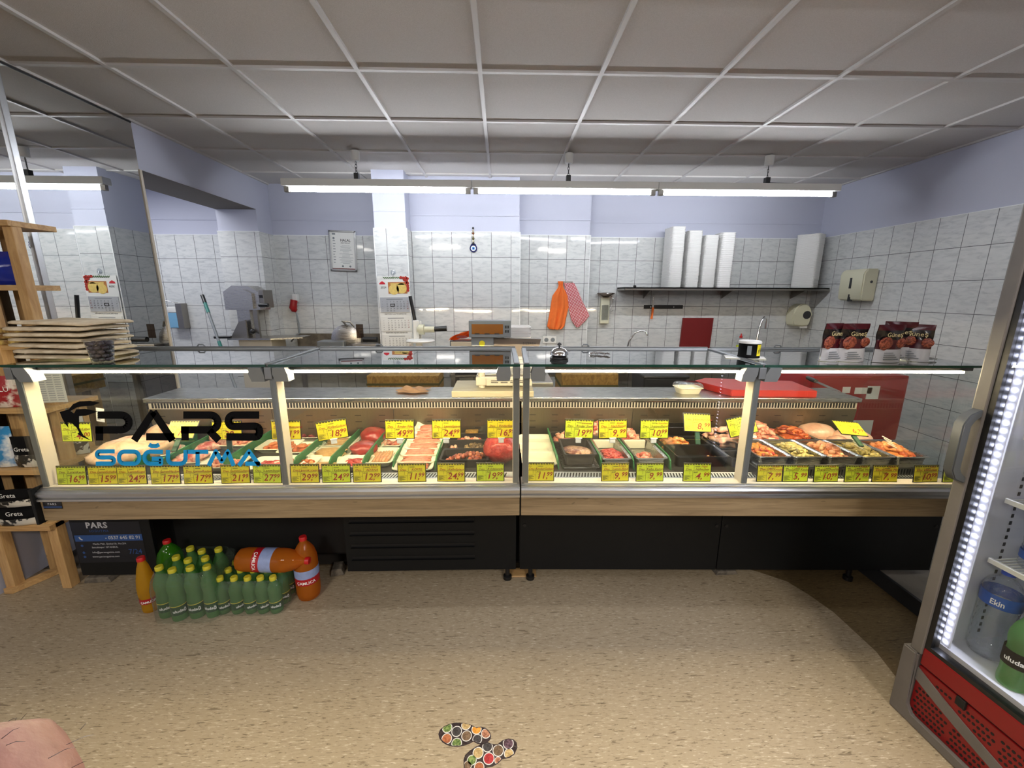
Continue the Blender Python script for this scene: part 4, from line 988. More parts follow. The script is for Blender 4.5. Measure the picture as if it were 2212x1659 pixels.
front = [(150, 'LammKeule', '16,99', 'tag_lime'), (218, 'LammSchulter', '15,99', 'tag_yellow'), (281, 'LammKugel', '24,99', 'tag_yellow'), (354, 'LammNacken', '17,99', 'tag_yellow'), (425, 'LammRücken', '17,99', 'tag_yellow'), (506, 'LammGulasch', '21,99', 'tag_yellow'), (575, 'LammSteak', '27,99', 'tag_lime'),
 (657, 'LammKotelette', '29,99', 'tag_yellow'), (725, 'KalbsSteak', '24,99', 'tag_lime'), (792, 'ADANA', '12,99', 'tag_yellow'), (889, 'KÖFTE', '11,99', 'tag_yellow'), (974, 'KalbsSpiess', '24,99', 'tag_yellow'), (1059, 'R.Edelwade', '19,99', 'tag_lime'),
 (1167, 'RinderGulasch', '11,99', 'tag_yellow'), (1328, 'Lamm-Rind', '9,99', 'tag_yellow'), (1402, 'Kalbs Kamm', '9,99', 'tag_lime'), (1502, 'Hähnchen', '4,99', 'tag_lime'), (1655, 'H.S.Mit Knochen', '7,99', 'tag_yellow'), (1709, 'Unter Keule', '5,99', 'tag_lime'), (1773, 'HähnchenFilet', '10,99', 'tag_lime'), (1837, 'H.Steak Mit', '7,99', 'tag_lime'), (1895, 'H.Steak Mit', '7,99', 'tag_yellow'), (1979, 'Hähnchen', '10,99', 'tag_yellow'), (2040, 'Hähnchen', '3,99', 'tag_lime')]
subs = {792: 'Scharf', 1502: 'Flügel', 1655: 'Rindkn', 1709: 'Hähnchen', 1773: 'Pfanne', 1837: 'K.Butter', 1895: 'Paprika', 1979: 'Curry', 1328: 'R.Hack'}
for px, nm, pr, mt in front:
    price_tag(px, ZF, YFR, nm, pr, 'front row price tag reading %s%s for %s' % ((subs[px]+' ') if px in subs else '', nm, pr), mt, sub=subs.get(px), rz=random.uniform(-.03, .03), pyx=1018, w=.107 if px < 1600 else .098, h=.072 if px < 1600 else .066)
ZG = .8735; YG = 1.578
price_tag(161, ZG-.004, YG, 'LammLeber', '4,00', 'upper price tag reading 4,00 beside the post at the mirror end', 'tag_lime', pyx=925)
price_tag(380, ZG, YG+.02, 'Lamm', '13,99', 'upper price tag reading 13,99 tilted towards the lamp', 'tag_gold', tilt=-.75, clip='green', pyx=925)
price_tag(487, ZG, YG, 'Lamm', '39,', 'upper price tag reading 39 above the green dividers', 'tag_yellow', clip='green', pyx=918)
price_tag(617, ZG, YG, 'LammKotelette', '31,99', 'upper price tag reading 31,99 for LammKotelette behind the post', 'tag_yellow', pyx=930, clip='white')
price_tag(719, ZG, YG, 'KalbsGulasch', '18,99', 'upper price tag for KalbsGulasch turned askew on a white clip', 'tag_yellow', pyx=926, clip='white', zrot=-.10, rz=.2)
price_tag(863, ZG, YG, 'Rinder Filet', '49,99', 'upper price tag reading 49,99 for Rinder Filet on a white clip', 'tag_gold', pyx=930, clip='white')
price_tag(964, ZG, YG, 'LammSpiess', '24,99', 'upper price tag reading 24,99 for LammSpiess on a white clip', 'tag_yellow', pyx=929, clip='white')
price_tag(1083, ZG, YG, 'RinderSteak', '16,99', 'upper price tag reading 16,99 for RinderSteak beside the middle posts', 'tag_gold', pyx=930, clip='white')
price_tag(1250, ZG, YG, 'Rinder Steak', '19,99', 'upper price tag reading 19,99 for Rinder Steak on a white clip', 'tag_lime', pyx=930, clip='white', sub='Entrecote', zrot=.03)
price_tag(1323, ZG, YG, 'Hackfleisch', '9,99', 'upper price tag reading 9,99 for Hackfleisch on a white clip', 'tag_yellow', pyx=930, clip='white', sub='Rinder', zrot=-.02)
price_tag(1411, ZG, YG, 'Suppenfleisch', '10,99', 'upper price tag reading 10,99 for Suppenfleisch on a white clip', 'tag_lime', pyx=930, clip='white', sub='o.Knochen')
price_tag(1503, ZG+.012, YG+.05, 'Hähnchen Filet', '8,99', 'upper price tag reading 8,99 leaning far back on green stand', 'tag_gold', tilt=-.45, pyx=930, clip='green', zrot=.05)
price_tag(1603, ZG+.01, YG+.02, 'H.Steak Mit', '7,99', 'upper price tag with torn top leaning beside the post', 'tag_lime', tilt=-.35, pyx=922, clip='green', zrot=-.22, sub='Curry')
price_tag(1832, ZG+.006, YG+.03, 'Hähnchen', '6,99', 'upper price tag lying nearly flat on a green stand by chickens', 'tag_gold', tilt=-1.05, pyx=935, clip='green', zrot=.1)
# blank ticket stuck inside
t = thing('paper_ticket', 'small white paper ticket hanging crooked above the lamb leg', 'ticket', tuple(atY(217, 897, 1.75)), rot=(0, .16, 0))
b = MB(); b.box(-.018, 0, -.030, .016, .0006, .032); b.build('ticket', 'paper', t)
b = MB()
for k in range(5): b.box(-.013, -.0008, -.022+k*.009, .0+.002*k, -.0002, -.0195+k*.009)
b.build('printed_lines', 'grey_plastic', t)

# ================================================================== the meat on the deck
DK = .7005
def meat(name, cols, sc=18, bump=.35, bsc=70, rough=.32, island=True, coat=.35, dist=.8, spread=.6):
    m = N(name); p = m.pos(); f = m.noise(p, sc, 5, .6, dist)
    if island:
        r = m.n('ShaderNodeNewGeometry').outputs['Random Per Island']
        f = m.math('ADD', m.math('MULTIPLY', f, spread), m.math('MULTIPLY', r, 1-spread))
    n_ = len(cols); c = m.ramp(f, [(.28+.44*i/max(1, n_-1), lin(x)) for i, x in enumerate(cols)])
    m.bsdf(c, rough, 0, m.bump(m.noise(p, bsc, 4), bump, .004), .5, coat); return m
meat('lamb_fat', [(196, 120, 96), (232, 186, 150), (246, 214, 178), (206, 136, 112)], 14, island=False)
meat('lamb_cut', [(140, 52, 48), (190, 90, 80), (236, 190, 166), (170, 66, 58)], 26, island=False)
meat('beef_red', [(120, 22, 20), (158, 38, 32), (182, 62, 48)], 14, .35, 60, island=False)
meat('beef_round', [(140, 22, 20), (172, 40, 34), (200, 84, 66)], 34, .7, 90, island=False)
meat('mince_red', [(150, 26, 24), (190, 54, 46), (222, 116, 98)], 40, .6, 150)
meat('liver_dark', [(58, 12, 18), (96, 26, 30), (130, 44, 40)], 20)
meat('cutlet_tan', [(150, 108, 60), (196, 150, 90), (222, 186, 128)], 22, .3, 60)
meat('orange_meat', [(160, 60, 30), (206, 104, 54), (230, 150, 90)], 30)
meat('koefte', [(150, 60, 42), (192, 98, 72), (220, 140, 110)], 60, .7, 140)
meat('bacon_strip', [(150, 70, 40), (206, 130, 80), (232, 180, 130), (140, 60, 40)], 30, .3, 60)
meat('kebab_dark', [(110, 40, 26), (168, 78, 46), (200, 120, 76)], 40, .5, 90)
meat('steak_marbled', [(84, 40, 34), (120, 66, 56), (206, 168, 132), (140, 90, 76)], 34, .4, 80, island=False)
meat('bone_meat', [(176, 66, 52), (222, 124, 96), (244, 196, 160), (196, 90, 70)], 24)
meat('chicken_raw', [(196, 130, 104), (232, 184, 150), (244, 208, 172), (222, 150, 130)], 22, .3, 50)
meat('chicken_strip', [(190, 92, 74), (228, 146, 116), (246, 190, 156)], 30, .3, 60, spread=.45)
meat('marinade_red', [(140, 52, 24), (196, 92, 44), (222, 130, 70)], 30, .3, 60, spread=.45)
meat('marinade_orange', [(186, 84, 34), (226, 134, 64), (244, 178, 104)], 34, .3, 60, spread=.45)
meat('marinade_peach', [(206, 110, 70), (236, 156, 110), (246, 190, 140)], 34, .3, 60, spread=.45)
meat('herb_chicken', [(120, 104, 46), (190, 166, 84), (230, 206, 130), (156, 140, 70)], 34, .3, 60, spread=.45)
meat('pepper_mix', [(196, 50, 20), (230, 120, 40), (240, 170, 80), (206, 140, 50)], 30, .3, 60, spread=.35)
meat('mushroom', [(60, 44, 24), (120, 92, 54), (190, 160, 110)], 40, .5, 90)
meat('chicken_skin', [(206, 150, 122), (232, 186, 156), (240, 204, 174)], 12, .35, 120, island=False)

def lump(name, label, cat, mat, c, r, rz=0, seed=0, amp=.18, fr=1.6, flat=.0, n=30, m_=20, group=None, sq=1.0):
    b = MB(); off = Vector((seed*3.1, seed*1.7, seed*.9))
    def fn(u):
        k = 1+amp*noise.noise(u*fr+off)+amp*.35*noise.noise(u*fr*3+off); return k
    b.ball((0, 0, r[2]*.92), r, n, m_, fn)
    for v in b.bm.verts: v.co.z = max(v.co.z, .001)
    o = b.build(name, mat, None, 180, loc=c, rot=(0, 0, rz)); tag(o, label, cat, group); return o
def heap(name, label, cat, mat, c, w, d, h, L, R, n, rz=0, seed=1, curl=.5, lie=None, kind='stuff', flatk=1.0, mats=None):
    """mound of many irregular pieces inside a w x d footprint"""
    rd = random.Random(seed); b = MB()
    def top(u, v): return h*(1-(abs(u)**2.6))*(1-(abs(v)**2.6))*.75+h*.2
    b.grid(lambda s, t: Vector(((s-.5)*w, (t-.5)*d, max(.001, top(s*2-1, t*2-1)-R*.6))), 10, 12)
    for k in range(n):
        u, v = rd.uniform(-.94, .94), rd.uniform(-.94, .94); a = (lie if lie is not None else rd.uniform(0, PI))+rd.gauss(0, .35 if lie is not None else .2)
        z = top(u, v)+rd.uniform(-.1, .35)*R; l = L*rd.uniform(.6, 1.15); rr_ = R*rd.uniform(.7, 1.2)
        p0 = Vector((u*w/2, v*d/2, z)); dr = Vector((math.cos(a), math.sin(a), rd.uniform(-.12, .12))); sd = Vector((-dr.y, dr.x, 0)); pts = []; rs = []
        cu = rd.uniform(-curl, curl); ns = 5
        for i in range(ns+1):
            q = i/ns-.5; pts.append(p0+dr*(q*l)+sd*(cu*l*(q*q-.1))+Vector((0, 0, rd.uniform(-.15, .25)*rr_-abs(q)*rr_*.5)))
            rs.append(rr_*(1-.75*(abs(q)*2)**2.5)*rd.uniform(.8, 1.15)+.0004)
        for p in pts:
            p.x = max(-w/2+R*.7, min(w/2-R*.7, p.x)); p.y = max(-d/2+R*.7, min(d/2-R*.7, p.y)); p.z = max(p.z, R*.5)
        st = len(b.bm.verts); b.tube(pts, rs, 6)
        b.bm.verts.ensure_lookup_table()
        if flatk != 1:
            for vtx in b.bm.verts[st:]: vtx.co.z = z+(vtx.co.z-z)*flatk
    o = b.build(name, mat, None, 70, loc=c, rot=(0, 0, rz)); tag(o, label, cat, None, kind); return o
def dish(name, label, cat, mat, c, w, d, h, rz=0, tilt=0, group=None, flare=.012, r=.02, lip=.006, obj=True):
    b = MB(); tray_into(b, w, d, h, flare, lip, .004, r, 4); o = b.build(name, mat, None, 40, loc=c, rot=(tilt, 0, rz)); tag(o, label, cat, group); return o
def on(px, py, z): return atZ(px, py, z)

# green dividers
dv = [-1.565, -1.45, -1.185, -.892, -.742, -.600, -.470, -.290, .248, .436, .575, .735]
dl = ['beside the lamb leg', 'between the two rows of lamb cuts', 'between lamb cuts and small meat trays', 'behind the second post', 'beside the tan cutlet trays', 'beside the red beef fillets', 'under the bacon tray edge', 'between sausages and black dishes', 'beside the three empty foam trays', 'beside the steak dish', 'between mince pan and liver pan', 'beside the clear acrylic screen']
for x, l_ in zip(dv, dl):
    y0 = 1.655+rot_front(x)
    b = MB(); b.prism([(y0, .7008), (2.03, .7008), (2.03, .764), (y0+.02, .760), (y0, .745)], lambda u, v, h: Vector((x+h+(v-.70)*.12*(1 if x < .1 else -1), u, v)), -.003, .003)
    tag(b.build('tray_divider', 'green_strip'), 'green plastic divider strip standing '+l_, 'divider', 'green divider strips')

# --- far end by the mirror: lamb leg and shoulder
p = on(222, 968, .75); lump('lamb_joint', 'large pale lamb leg lying by the glass end panel', 'meat', 'lamb_fat', (-1.645, 1.765, DK), (.145, .085, .062), .70, 1, .14)
p = on(290, 925, .76); lump('lamb_shoulder', 'pale lamb shoulder lying behind the large leg', 'meat', 'lamb_fat', (-1.655, 1.95, DK), (.075, .085, .06), .2, 2, .2)
lump('lamb_neck', 'reddish lamb piece at the back behind the tilted tag', 'meat', 'lamb_cut', (-1.38, 1.97, DK), (.06, .07, .055), .3, 3, .25)
def cut(px, py, lab, mat='lamb_cut', r=(.07, .045, .025), rz=.9, seed=4, z=DK):
    p = on(px, py, z+.03); return lump('lamb_cut', lab, 'meat', mat, (p.x, p.y, z), r, rz, seed, .22, 2.2, n=24, m_=14)
def foam(px, py, lab, w=.175, d=.13, z=DK, rz=0, tilt=0, h=.024, mat='foam_cream', g=None):
    p = on(px, py, z+.02); o = dish('foam_tray', lab, 'tray', mat, (p.x, p.y, z+.0005), w, d, h, rz, tilt, g); return p.x, p.y
def tray_with(px, py, tlab, mname, mlab, mat, n=24, L=.06, R=.008, w=.175, d=.13, z=DK, h=.02, lie=None, curl=.5, rz=0, cat='meat', flatk=1):
    x, y = foam(px, py, tlab, w, d, z, rz)
    return heap(mname, mlab, cat, mat, (x, y, z+.0065), w-.045, d-.045, h, L, R, n, rz, int(px), curl, lie, flatk=flatk)
g2 = 'foam trays among the lamb'
x, y = foam(340, 975, 'cream foam tray under lamb cut beside first divider', .17, .12); cut(352, 968, 'marbled lamb cut on the cream tray beside the first divider', seed=4)
x, y = foam(415, 990, 'cream foam tray in front row behind the 17,99 tags', .17, .12); cut(412, 985, 'pink lamb cut on a cream tray behind the 17,99 tags', seed=6)
cut(400, 925, 'pink lamb chop lying at the back between green dividers', r=(.075, .04, .022), seed=7)
cut(455, 960, 'pink lamb fillet lying across under the blue lettering', r=(.08, .035, .024), seed=8, rz=.8)
x, y = foam(520, 955, 'cream foam tray with lamb slices behind the guard glass', .17, .12); heap('lamb_slices', 'folded lamb slices on the cream tray behind guard glass', 'meat', 'bone_meat', (x, y, DK+.0065), .13, .08, .018, .05, .009, 16, 0, 9)
x, y = foam(485, 1000, 'cream foam tray with mixed lamb near the 21,99 tag', .17, .12); heap('lamb_cubes', 'mixed lamb pieces on the tray near the 21,99 tag', 'meat', 'bone_meat', (x, y, DK+.0065), .13, .08, .022, .03, .010, 26, 0, 10)
tray_with(606, 962, 'cream foam tray with orange meat beside second post', 'minced_patties', 'orange seasoned meat on the tray beside second post', 'orange_meat', 26, .05, .009)
tray_with(540, 925, 'cream foam tray at the back near the lining panels', 'lamb_strips', 'orange pink meat at the back near the lining', 'bone_meat', 14, .06, .009)
tray_with(590, 1002, 'cream foam tray half hidden behind the 27,99 tag', 'lamb_mince', 'red minced lamb half hidden behind the 27,99 tag', 'mince_red', 40, .03, .006)
tray_with(663, 938, 'cream foam tray holding dark liver', 'liver_pieces', 'dark red liver pieces in cream foam tray', 'liver_dark', 16, .06, .011)
tray_with(652, 968, 'cream foam tray with orange minced patties near LammKotelette tag', 'seasoned_mince', 'orange minced patties near LammKotelette tags', 'orange_meat', 20, .045, .010)
tray_with(640, 1000, 'cream foam tray at front behind the 29,99 tag', 'seasoned_cubes', 'orange meat cubes behind the 29,99 tag', 'orange_meat', 24, .03, .009)
def cutlets(px, py, lab, seed, n=5):
    x, y = foam(px, py, 'cream foam tray of '+lab, .185, .115)
    for k in range(n):
        rd = random.Random(seed*10+k); lump('cutlet', 'thin tan breaded cutlet in the tray of '+lab, 'meat', 'cutlet_tan', (x+rd.uniform(-.02, .02), y-.022+.012*k, DK+.006+.0035*k), (.068, .026, .006), rd.uniform(-.12, .12), seed+k, .15, 2.5, n=20, m_=8, group='cutlets in the tray of '+lab)
cutlets(716, 978, 'cutlets behind the 24,99 tag', 21); cutlets(733, 955, 'cutlets under the askew tag', 31); cutlets(700, 1003, 'cutlets lowest behind the front tags', 41, 3); cutlets(762, 930, 'cutlets at the back', 51, 4)
# beef fillets and strips
foam(800, 955, 'cream foam tray under the beef fillets', .15, .19)
p = on(806, 935, .76); lump('beef_fillet', 'red beef fillet lump lying further back under the 49,99 tag', 'meat', 'beef_red', (p.x, p.y, DK+.006), (.062, .07, .042), .5, 61, .15)
p = on(786, 962, .745); lump('beef_fillet', 'red beef fillet lump lying in front, edge over the tray', 'meat', 'beef_red', (p.x+.005, p.y-.02, DK+.006), (.062, .058, .034), -.2, 63, .15)
tray_with(768, 998, 'cream foam tray with red beef strips', 'beef_strips', 'red beef strips in the tray behind the 12,99 tag', 'mince_red', 34, .06, .006, w=.13, d=.12)
# bacon tray, tray behind it
x, y = foam(824, 985, 'cream foam tray of striped meat rolls behind 12,99 tag', .125, .17)
for k in range(6):
    b = MB(); xx = x-.036+.0145*k; rd = random.Random(k); pts = [(xx+.002*math.sin(j*1.3+k), y-.06+.024*j, DK+.017+.002*math.sin(j*2+k)) for j in range(6)]
    b.tube(pts, [.005, .0075, .008, .0078, .0075, .005], 8); tag(b.build('meat_roll', 'bacon_strip', None, 80), 'long striped meat roll in the foam tray behind 12,99 tag', 'meat', 'striped meat rolls')
tray_with(842, 957, 'cream foam tray with pink film-wrapped meat', 'wrapped_meat', 'pink meat under film in the tray behind striped rolls', 'bone_meat', 12, .06, .009, w=.13, d=.10)
# koefte: overlapping trays in steps
kz = 0
for k, (px, py) in enumerate(((897, 1002), (897, 985), (903, 967), (906, 950), (909, 936), (912, 924), (914, 914))):
    p = on(px, py, DK+.03); y = 1.695+.052*k; z = DK+.0005+.0115*k; x = -.385+.006*k
    w_, d_ = .165, .105; o = dish('foam_tray', 'cream foam tray of sausages, step %s from the glass' % ('one two three four five six seven'.split()[k]), 'tray', 'foam_cream', (x, y, z), w_, d_, .02, 0, .16, 'sausage trays')
    for j in range(3 if k < 2 else 2):
        b = MB(); yy = y-.030+.022*j; rd = random.Random(k*7+j)
        pts = [(x-.064+.0213*i, yy+rd.uniform(-.001, .001), z+.014+(yy-y)*.16+rd.uniform(-.001, .001)) for i in range(7)]
        b.tube(pts, [.005]+[.0118*rd.uniform(.9, 1.1) for _ in range(5)]+[.005], 10); tag(b.build('meat_sausage', 'koefte', None, 80), 'finger shaped minced meat sausage on the stepped trays', 'meat', 'minced meat sausages on stepped trays')
# black dishes with kebabs
def black(px, py, lab, w, d, h, z=DK):
    p = on(px, py, z+h); return p, dish('black_dish', lab, 'dish', 'black_plastic', (p.x, p.y, z+.0005), w, d, h, 0, 0, None, .008, .01)
y0 = 1.73
for k, (lab, yy) in enumerate((('front black dish holding dark kebab skewers', 1.735), ('black dish behind the kebabs holding mushrooms', 1.862), ('rear black dish under the grilled bags', 1.968))):
    dish('black_dish', lab, 'dish', 'black_plastic', (-.165, yy, DK+.0005), .205, (.125, .105, .09)[k], .04, 0, 0, None, .008, .01)
for k, (dx, rz, zz) in enumerate(((-.07, .9, .03), (-.045, .6, .034), (-.005, .75, .042), (.03, .5, .045), (.065, .8, .036), (.085, 1.1, .03))):
    t = thing('kebab_skewer', 'cubed meat skewer with wooden stick in the front black dish', 'skewer', (-.165+dx*.75, 1.735, DK+zz-.008), rz, 'kebab skewers in the front black dish')
    b = MB(); rd = random.Random(k)
    for j in range(5): b.ball((-.036+.018*j, 0, .004*(j % 2)), (.0105*rd.uniform(.85, 1.15), .013*rd.uniform(.8, 1.1), .011), 8, 6)
    b.build('meat_cubes', 'kebab_dark', t, 50)
    b = MB(); b.cyl((-.05, 0, .002), (.056, 0, .002), .0018, n=6); b.build('stick', 'foam_cream', t)
heap('mushroom_salad', 'brown mushrooms heaped in the black dish behind kebabs', 'food', 'mushroom', (-.13, 1.862, DK+.0065), .10, .075, .03, .018, .009, 46, 0, 71)
heap('meat_packet', 'pale meat in film beside the mushrooms', 'food', 'bone_meat', (-.225, 1.862, DK+.0065), .055, .06, .02, .03, .008, 10, 0, 72)
heap('stuffed_meat', 'pale rolled meat showing in the rear black dish', 'food', 'bone_meat', (-.165, 1.968, DK+.0065), .15, .055, .022, .035, .009, 14, 0, 73)
p = on(1020, 915, .80); b = MB(); b.box(p.x-.035, 1.985, .752, p.x+.03, 2.02, .762, .002); tag(b.build('cheese_slab', 'block_wood'), 'yellow slab resting over the rear black dish', 'food')
b = MB(); b.grid(lambda u, v: Vector((p.x+.03+.05*u+.01*v, 2.02-.01*math.sin(u*5), .745+.06*v*(.5+.5*u)+.004*math.sin(u*9+v*6))), 8, 8); bmesh.ops.solidify(b.bm, geom=list(b.bm.faces), thickness=.0008)
tag(b.build('plastic_bag', 'film', None, 60), 'scrap of clear plastic bag at the rear black dish', 'bag')
p = on(1088, 985, .76); lump('beef_round', 'big round red beef joint beside the middle posts', 'meat', 'beef_round', (-.002, 1.755, DK), (.082, .085, .068), .4, 81, .08, 2)
# --- module by the fridge
for k, (py, yy) in enumerate(((998, 1.722), (966, 1.83), (942, 1.935))):
    t_ = dish('foam_tray', 'empty cream foam tray, %s of three in file beside posts' % ('nearest', 'middle', 'furthest')[k], 'tray', 'foam_cream', (.165+.002*(2-k), yy, DK+.0005+.004*k), .15, .105, .026, 0, .12, 'empty foam trays in file')
dish('black_bin', 'deep black bin holding marbled steaks near the glass', 'dish', 'black_plastic', (.345, 1.765, DK+.0125), .135, .19, .05, 0, 0, None, .008, .01)
dish('steel_tray', 'shallow steel tray under the black steak bin', 'tray', 'steel', (.345, 1.76, DK+.0005), .15, .225, .011, 0, 0, None, .004, .01)
for k, (dx, dy, r_, lab) in enumerate(((-.03, .03, .045, 'lower'), (.028, -.012, .05, 'upper'), (-.02, -.04, .04, 'outer'))):
    lump('marbled_steak', 'round marbled steak, %s one of the black bin' % lab, 'meat', 'steak_marbled', (.345+dx*.55, 1.765+dy, DK+.020+.011*k), (r_, r_*1.05, .014), .3*k, 90+k, .12, 2)
dish('black_bin', 'rear black bin holding pale meat behind marbled steaks', 'dish', 'black_plastic', (.325, 1.945, DK+.0005), .15, .14, .045, 0, 0, None, .008, .01)
heap('stewing_meat', 'pale pink stewing meat filling the rear black bin', 'meat', 'bone_meat', (.325, 1.945, DK+.0065), .125, .12, .05, .05, .014, 34, 0, 95)
def pan(lab, x, y, w, d, h=.05, rz=0): return dish('steel_pan', lab, 'pan', 'steel', (x, y, DK+.0005), w, d, h, rz, 0, None, .006, .012, .008)
pan('steel pan with minced meat beside the steak bin', .500, 1.80, .115, .30)
heap('minced_meat', 'bright red minced meat in the steel pan', 'meat', 'mince_red', (.500, 1.735, DK+.0065), .095, .15, .045, .03, .0045, 150, 0, 96, 1.2)
b = MB(); b.box(.45, 1.885, DK+.006, .55, 1.905, DK+.046, .003); tag(b.build('foam_tray', 'foam_cream'), 'cream foam tray standing upright behind the minced meat', 'tray')
pan('steel pan with few pale meat pieces beside acrylic screen', .652, 1.80, .125, .30)
heap('veal_pieces', 'few pale veal pieces in the steel pan by the screen', 'meat', 'bone_meat', (.655, 1.735, DK+.0065), .09, .10, .022, .04, .011, 10, 0, 97)
b = MB(); b.box(.60, 1.88, DK+.006, .705, 1.90, DK+.046, .003); tag(b.build('foam_tray', 'foam_cream'), 'cream foam tray standing upright at the pan by the screen', 'tray')
heap('lamb_bones', 'pink meaty bones heaped at the back above the 9,99 tag', 'meat', 'bone_meat', (.52, 2.0, DK+.005), .13, .09, .10, .06, .014, 30, 0, 98)
heap('soup_meat', 'orange pink soup meat heaped behind the 10,99 tag', 'meat', 'bone_meat', (.64, 1.975, DK+.004), .12, .11, .06, .06, .014, 26, 0, 99)
# acrylic screen standing on the deck
b = MB(); ax = .752
b.prism([(1.66, .7012), (2.00, .7012), (2.0, .885), (1.92, .885), (1.66, .80)], lambda u, v, h: Vector((ax+h, u, v)), 0, .004)
tag(b.build('acrylic_screen', 'acrylic'), 'clear acrylic screen with a slanted top standing across the deck', 'screen')
# black bins for chicken parts
dish('black_bin', 'wide black bin nearly empty behind the 4,99 tag', 'dish', 'black_plastic', (.885, 1.735, DK+.0005), .225, .14, .05, 0, 0, None, .006, .01)
heap('chicken_remains', 'few orange pieces left in the wide black bin', 'food', 'marinade_orange', (.955, 1.72, DK+.0065), .06, .05, .018, .025, .008, 8, 0, 101)
dish('black_bin', 'black bin behind, filled with orange chicken', 'dish', 'black_plastic', (.885, 1.875, DK+.0005), .225, .125, .045, 0, 0, None, .006, .01)
heap('orange_chicken', 'orange marinated chicken heaped in the black bin', 'food', 'marinade_orange', (.84, 1.87, DK+.0065), .14, .09, .055, .035, .010, 50, 0, 102)
dish('black_bin', 'tall black bin at the back under the leaning tag', 'dish', 'black_plastic', (.88, 1.985, DK+.0005), .19, .075, .09, 0, 0, None, .006, .01)
dish('black_bin', 'black bin holding raw chicken wings beside the post', 'dish', 'black_plastic', (1.10, 1.88, DK+.0005), .17, .24, .05, 0, 0, None, .006, .01)
for k in range(13):
    rd = random.Random(300+k); t = thing('chicken_wing', 'raw pale chicken wing piled in the black bin by the post', 'meat', (1.10+rd.uniform(-.05, .05), 1.88+rd.uniform(-.08, .08), DK+.025+.0052*k), rd.uniform(0, 3), 'raw chicken wings')
    b = MB(); b.tube([(-.045, 0, 0), (-.025, .004, .004), (0, .008, .006), (.016, .0, .004), (.034, -.022, .002), (.05, -.04, 0)], [.007, .016, .013, .011, .013, .006], 10); b.build('wing', 'chicken_raw', t, 120)
dish('black_bin', 'empty black bin beside the third post', 'dish', 'black_plastic', (1.075, 1.70, DK+.0005), .13, .08, .045, 0, 0, None, .006, .01)
# steel pans in the last bay
b = MB(); b.m = 0; b.box(1.07, 1.565, .7016, 1.79, 1.775, .7355, .002); b.m = 1
for k in range(58): b.box(1.075+.0122*k, 1.564, .706, 1.080+.0122*k, 1.566, .731)
tag(b.build('pan_rack', ['steel_dull', 'matt_black']), 'low slotted rack lifting the front pans of the last bay', 'rack')
pan('large steel pan heaped with chicken strips at the back', 1.255, 1.92, .215, .20, .06); heap('chicken_strips', 'pink raw chicken strips heaped high in the large steel pan', 'meat', 'chicken_strip', (1.255, 1.915, DK+.0065), .20, .185, .115, .075, .011, 120, 0, 110)
pan('steel pan of dark marinated strips at the back', 1.455, 1.92, .15, .20, .06); heap('marinated_strips', 'dark orange marinated strips in the rear steel pan', 'meat', 'marinade_red', (1.455, 1.915, DK+.0065), .135, .18, .09, .055, .009, 110, 0, 111)
for k, (dx, dy, lab) in enumerate(((1.62, 1.96, 'further whole chicken lying by the end panel'), (1.725, 1.865, 'nearer whole chicken lying by the end panel'))):
    b = MB(); 
    b.ball((0, 0, .052), (.085, .062, .052), 24, 14, lambda u: 1+.06*noise.noise(u*2+Vector((k*5, 0, 0)))); 
    for s_ in (-1, 1): b.tube([(-.05, .035*s_, .05), (-.085, .045*s_, .055), (-.115, .025*s_, .045)], [.022, .025, .012], 10); b.tube([(.04, .05*s_, .05), (.07, .066*s_, .04), (.03, .07*s_, .035)], [.012, .013, .008], 8)
    tag(b.build('whole_chicken', 'chicken_skin', None, 150, loc=(dx, dy, DK+.001), rot=(0, 0, -.5+.2*k)), lab, 'meat')
for k, (x, nm, lab, mt, L, R, n_, hh) in enumerate(((1.140, 'pepper_chicken', 'orange red pepper chicken mix under the white scoop tray', 'pepper_mix', .022, .008, 120, .05), (1.285, 'herb_chicken', 'green herb chicken pieces in the second front steel pan', 'herb_chicken', .038, .009, 110, .055), (1.430, 'peach_chicken', 'peach coloured chicken in the third front steel pan', 'marinade_peach', .036, .010, 110, .06), (1.573, 'herb_kebabs', 'pale herb chicken in the fourth front steel pan', 'herb_chicken', .036, .009, 110, .055), (1.716, 'red_kebabs', 'orange marinated chicken in the last front steel pan', 'marinade_orange', .036, .010, 120, .06))):
    yy = 1.70+rot_front(x); DK = .7365
    pan('long steel pan %s in the front row of the last bay' % ('first second third fourth fifth'.split()[k]), x, yy, .124, .20, .05)
    heap(nm, lab, 'food', mt, (x, yy, DK+.0065), .106, .18, hh, L, R, n_, 0, 120+k, .6)
    if k in (3, 4):
        for j in range(4):
            b = MB(); b.cyl((x-.035+.02*j, yy-.06+.03*j, DK+hh+.014), (x-.03+.02*j, yy-.01+.03*j, DK+hh+.018), .0022, n=6); tag(b.build('wooden_stick', 'foam_cream'), 'wooden skewer stick poking from chicken in the %s front pan' % ('fourth', 'last')[k-3], 'stick', 'skewer sticks in the %s pan' % ('fourth', 'last')[k-3])
DK = .7365
b = MB(); p = on(1665, 972, .775); tray_into(b, .11, .065, .012, .01, .003, .003, .028); tag(b.build('scoop_tray', 'foam_cream', None, 40, loc=(1.115, 1.775, DK+.070), rot=(-.12, .12, -.75)), 'white oval foam scoop lying on the pepper chicken', 'tray')

